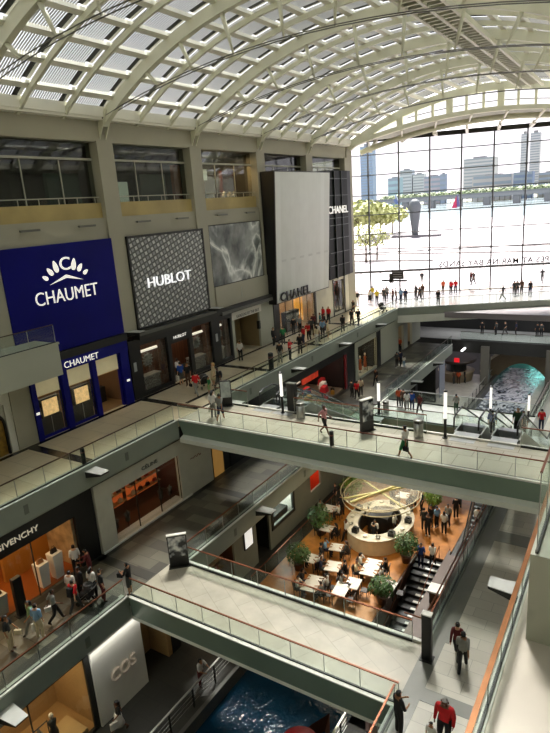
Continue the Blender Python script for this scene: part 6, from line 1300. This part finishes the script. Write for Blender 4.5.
G6 = 'people on the far bridge and its walkways'
P6 = [
 (399, 407, 30, 'stand', 'orange', 'dark grey', 'person in orange on the far bridge beside the dark litter bin', {}), (403.5, 408, 10, 'stand', 'brown', 'black', 'person in brown on the far bridge right of the one in orange', {}),
 (407, 410.5, 20, 'stand', 'white', 'grey', 'person in white on the far bridge left of the one in blue', dict(fem=True, hairl='long')), (412, 410.5, 0, 'stand', 'blue', 'dark blue', 'person in blue on the far bridge between white and dark red', {}),
 (419.6, 414, 170, 'walka', 'dark red', 'black', 'person in dark red at the right of the far bridge group', {}), (456, 414, 40, 'hold', 'grey', 'dark green', 'person in grey on the far bridge behind the right escalators', {}),
 (541, 431, 15, 'stand', 'red', 'dark blue', 'person in red and dark blue standing at the right end of the far bridge', dict(prop=('backpack', 'red'), hairl='bun', fem=True)),
 (357, 399, 10, 'walka', 'red', 'black', 'person in red on the lower gallery outside the red shop', {}), (352, 398, -20, 'stand', 'dark grey', 'black', 'person in dark grey left of the one in red outside the red shop', {}), (361, 396, 20, 'stand', 'cream', 'dark grey', 'person in cream right of the one in red outside the red shop', {}),
 (376, 386, 170, 'walka', 'black', 'black', 'person in black crossing the lower gallery before the far lit window', {}), (400, 352, 160, 'stand', 'orange', 'black', 'person in orange by the far pale wall of the lower gallery', {}),
 (397, 367.5, 20, 'walka', 'dark grey', 'black', 'person in dark grey in the trio on the far dark gallery', {}), (400.5, 366, 10, 'walkb', 'dark blue', 'black', 'person in dark blue in the trio on the far dark gallery', {}), (404, 367, 0, 'stand', 'white', 'light blue', 'child in white in the trio on the far dark gallery', dict(h=1.2)),
]
for u, v, f, k, t_c, b_c, lb, kw in P6: person(at(u, v, z=Z2), f, k, t_c, b_c, lb, G6, far=True, **kw)
for i, (x, y, z, f, c, b_, lb) in enumerate(((-6.85, 33.6, -2.3, 0, 'blue', 'dark blue', 'person in blue riding down the right escalators'), (-5.05, 31.2, -.95, 180, 'dark green', 'black', 'person in dark green riding the escalator at the right end of the bridge'), (-5.05, 33.0, -2.0, 180, 'black', 'brown', 'person in black riding the escalator at the right end of the bridge'),
        (-7.6, 34.1, -9.45 + .55, 0, 'white', 'black', 'person in white low on the brown sided escalator'), (-7.6, 35.6, -8.05, 0, 'dark grey', 'black', 'person in dark grey halfway up the brown sided escalator'), (-7.6, 36.8, -7.3, 0, 'black', 'dark grey', 'person in black highest on the brown sided escalator'))):
    if x == -7.6: fr = (y - 31.4 - 1.2) / (9 - 2.4); z = Z1 + 5.2 * round(fr * 26) / 26
    else: fr = (y - 27.9 - 1.2) / (12.3 - 2.4); z = Z3 - 5.2 * round(fr * 26) / 26
    person((x, y, z), f, 'stand', c, b_, lb, 'people on the escalators', far=True)
G7 = 'people at the end of the hall by the canal'
for u, v, z, f, k, c, b_, lb in ((482, 378, Z1, 20, 'stand', 'black', 'black', 'person in black standing alone on the bank of the far canal'), (463, 352, Z1, 0, 'stand', 'dark grey', 'black', 'person in dark grey beside the far side of the round kiosk'), (454, 384, Z1, 60, 'stand', 'brown', 'dark grey', 'person in brown at the left of the group near the round kiosk'), (458.5, 384, Z1, 10, 'stand', 'orange', 'brown', 'person in orange in the group near the round kiosk'), (464.5, 383, Z1, -60, 'stand', 'black', 'dark grey', 'person in black at the right of the group near the round kiosk'),
        (482, 334.5, Z2, 0, 'stand', 'black', 'black', 'person in black on the end gallery, first from the left'), (496, 335, Z2, 60, 'stand', 'dark grey', 'black', 'person in dark grey on the end gallery, second from the left'), (505, 335, Z2, 150, 'walka', 'black', 'dark grey', 'person in black and grey on the end gallery, third from the left'), (516, 335.5, Z2, 100, 'stand', 'dark blue', 'black', 'person in dark blue on the end gallery, fourth from the left'), (537, 337, Z2, 20, 'stand', 'black', 'black', 'person in black on the end gallery, left one of the right pair'), (541, 337, Z2, 0, 'stand', 'dark grey', 'black', 'person in dark grey on the end gallery, right one of the right pair')):
    person(at(u, v, z=z), f, k, c, b_, lb, G7, far=True)
G8 = 'people on the grey walkway at the lower right'
person(at(462.5, 671, z=Z2), 8, 'walka', 'grey', 'black', 'person in a grey tee with a dark strap walking away on the grey walkway', G8, h=1.74)
person(at(457, 659, z=Z2), 5, 'walkb', 'dark red', 'black', 'person in dark red walking just ahead of the one in the grey tee', G8, sleeve='long', fem=True, hairl='bun', h=1.66)
big = person(at(444.5, 743, z=Z2), 175, 'stand', 'red', 'black', 'large person in a bright red shirt at the bottom picture edge', G8, sleeve='long', hair='grey', h=1.76); big.scale = (1.28, 1.22, 1.02)
person(at(431, 752, z=Z2), 170, 'stand', 'white', 'light blue', 'small child in white beside the person in bright red', G8, h=1.2)
person(at(399, 734, z=Z2), -35, 'phone', 'black', 'black', 'person in black leaning at the corner of the lower bridge rail', G8, h=1.75, skin=1)
person(at(421, 567, z=Z1 - .165 * 1), 185, 'stand', 'blue', 'dark blue', 'person in blue at the top of the dark staircase', 'people on the dark staircase'); person(at(432.5, 567, z=Z1 - .165 * 1), 0, 'walka', 'white', 'black', 'person in white at the top of the dark staircase', 'people on the dark staircase')
person(at(121, 731, z=Z1), 160, 'walka', 'black', 'white', 'person in black top and long white skirt by the white basement wall', 'people in the basement', fem=True, bottom='skirt', hairl='long', prop=('shopping_bag', 'white')); person(at(202, 686, z=Z1), -90, 'lean', 'white', 'dark red', 'person in white and dark red leaning at the canal railing', 'people in the basement', fem=True, hairl='long')
# the restaurant: seated guests, staff and the queue
tops = ['white', 'black', 'grey', 'white', 'dark blue', 'black', 'light blue', 'dark grey', 'cream', 'white']; G9 = 'guests seated in the restaurant'
for i, (q, r, wh, cl) in enumerate(SEATS):
    if wh == 'nearest the lower bridge' or i % 7 == 6: continue
    side = cl.replace('dark chair, ', '').split(' of the table')[0]
    person((q.x, q.y, RZ), math.degrees(r), 'sit', tops[i % 10], ('black', 'dark blue', 'dark grey')[i % 3], 'guest in %s, %s of the table %s' % (tops[i % 10], side, wh), G9, far=True, fem=i % 2 == 0, hairl=('short', 'long', 'short', 'bun')[i % 4], hair=('black', 'black', 'brown')[i % 3])
G10 = 'people standing in the restaurant'
for i, (u, v, f, k, c, b_, lb) in enumerate(((411.5, 524, 100, 'stand', 'grey', 'black', 'waiter in grey and black at the right end of the oval bar'), (374, 545, 0, 'hold', 'black', 'black', 'waiter in black against the front of the oval bar'), (347, 541, 150, 'walka', 'white', 'black', 'waiter in white walking left of the oval bar'), (428, 536, 170, 'stand', 'black', 'black', 'person in black nearest the bar in the queue by the staircase'), (424, 530, 20, 'stand', 'dark grey', 'black', 'person in dark grey with back to the bar in the queue'), (431, 527, 160, 'stand', 'black', 'dark grey', 'person in black and grey in the middle of the queue'),
        (437, 528, 60, 'stand', 'light blue', 'black', 'person in light blue in the queue by the staircase'), (444, 534, 10, 'hold', 'white', 'black', 'person in white with a bag in the queue by the staircase'), (448, 526, 170, 'stand', 'grey', 'dark blue', 'person in grey right of the one in white in the queue'), (456, 518, 20, 'stand', 'black', 'black', 'person in black at the right end of the queue'), (459, 508, 0, 'stand', 'white', 'dark grey', 'person in white farthest back in the queue'), (422, 512, 120, 'stand', 'dark blue', 'black', 'person in dark blue at the tables behind the bar'), (414, 507, 40, 'stand', 'white', 'black', 'waiter in white at the tables behind the bar'),
        (342, 515, 0, 'stand', 'black', 'black', 'person in black in the dark corner left of the bar'), (336, 503, 140, 'stand', 'black', 'dark grey', 'person in black farthest back in the dark corner'), (322, 566, 90, 'walkb', 'black', 'black', 'waiter in black between the left tables'))):
    person(at(u, v, z=RZ), f, k, c, b_, lb, G10, far=True)
for i, (dx, dy, f, lb) in enumerate(((-.95, .3, 90, 'barkeeper in white behind the left bend of the bar'), (.95, .2, -90, 'barkeeper in white behind the right bend of the bar'), (0.1, -1.1, 180, 'barkeeper in white behind the front of the bar'))):
    person((CX + dx, CY + dy, RZ), f, 'hold', 'white', 'black', lb, 'staff behind the oval bar', far=True)
def pushchair(u, v, z, rz, label):
    p = at(u, v, z=z); t = thing('pushchair', label, 'pushchair', p, rz)
    MB().prism([(-.3, .35), (.25, .3), (.3, .5), (-.2, .55), (-.4, .95), (-.5, .9)], lambda a, b: (-.22, a, b), lambda a, b: (.22, a, b)).build('seat', clo('black'), t)
    MB().lathe([(.0, .35), (.2, .28), (.28, .12), (.3, 0)], (0, -.2, .75), 12).build('hood', clo('dark grey'), t); MB().tube([(-.22, .25, .3), (-.22, -.6, 1.0), (.22, -.6, 1.0), (.22, .25, .3)], .015, 6).build('handle', steel, t)
    for x in (-.25, .25):
        for y in (-.3, .3): MB().tube([(x - .02, y, .11), (x + .02, y, .11)], .11, 14).build('wheel', dark2, t)
        MB().tube([(x * .9, .3, .11), (x * .9, -.1, .45), (x * .9, -.3, .11)], .014, 5).build('leg', steel, t)
pushchair(203, 388, Z3, 1.2, 'dark pushchair among the group by the black shopfront'); pushchair(383, 312, .012, -.5, 'dark pushchair at the concourse rail under the hanging board'); pushchair(87, 603, Z2, 2.0, 'dark pushchair at the rail in front of the orange shop')
# ------------------------------------------------------------------ daylight
w = bpy.data.worlds.new('sky'); sc.world = w; w.use_nodes = True; nt = w.node_tree; nt.nodes.clear()
o = nt.nodes.new('ShaderNodeOutputWorld'); b = nt.nodes.new('ShaderNodeBackground'); tc = nt.nodes.new('ShaderNodeTexCoord'); sx = nt.nodes.new('ShaderNodeSeparateXYZ'); rp = nt.nodes.new('ShaderNodeValToRGB'); ns = nt.nodes.new('ShaderNodeTexNoise')
nt.links.new(tc.outputs['Generated'], sx.inputs[0]); nt.links.new(sx.outputs['Z'], rp.inputs[0])
e = rp.color_ramp.elements; e[0].position = 0; e[0].color = (1, .95, .98, 1); e[1].position = .6; e[1].color = (.84, .92, 1, 1)
nt.links.new(rp.outputs[0], b.inputs[0]); b.inputs[1].default_value = SKY
nt.links.new(b.outputs[0], o.inputs[0])
sl = bpy.data.lights.new('sun', 'SUN'); sl.energy = SUN; sl.angle = math.radians(11); sl.color = (1, .96, .88)
so = bpy.data.objects.new('sun', sl); COL.objects.link(so); so.rotation_euler = Vector((.42, -1.0, -1.75)).to_track_quat('-Z', 'Y').to_euler(); so.location = (-20, 40, 40)
l = area('basin_fill_light', (-11.4, 88, Z2 - 1.6), 3, 5, 260, (.25, 1, .9))  # added turquoise light above the basin, an unseen source
area('gallery_fill_light', (-11, 71.5, -1.8), 22, 1.5, 300, (.95, .97, 1)); area('canal_fill_light', (-11.4, 62, -2.2), 4, 14, 420, (.96, .97, 1)); area('restaurant_lamp', (-13.5, 33.2, -5), 3, 6, 190, (1, .8, .5)); area('restaurant_lamp', (-13.5, 27, -5), 3, 4, 150, (1, .82, .55))  # end gallery and far canal lights are unseen fill, added for brightness
c = sc.cycles
c.max_bounces = 8; c.diffuse_bounces = 4; c.glossy_bounces = 3; c.transparent_max_bounces = 32; c.transmission_bounces = 4
c.sample_clamp_indirect = 6; c.caustics_reflective = False; c.caustics_refractive = False; c.use_denoising = True
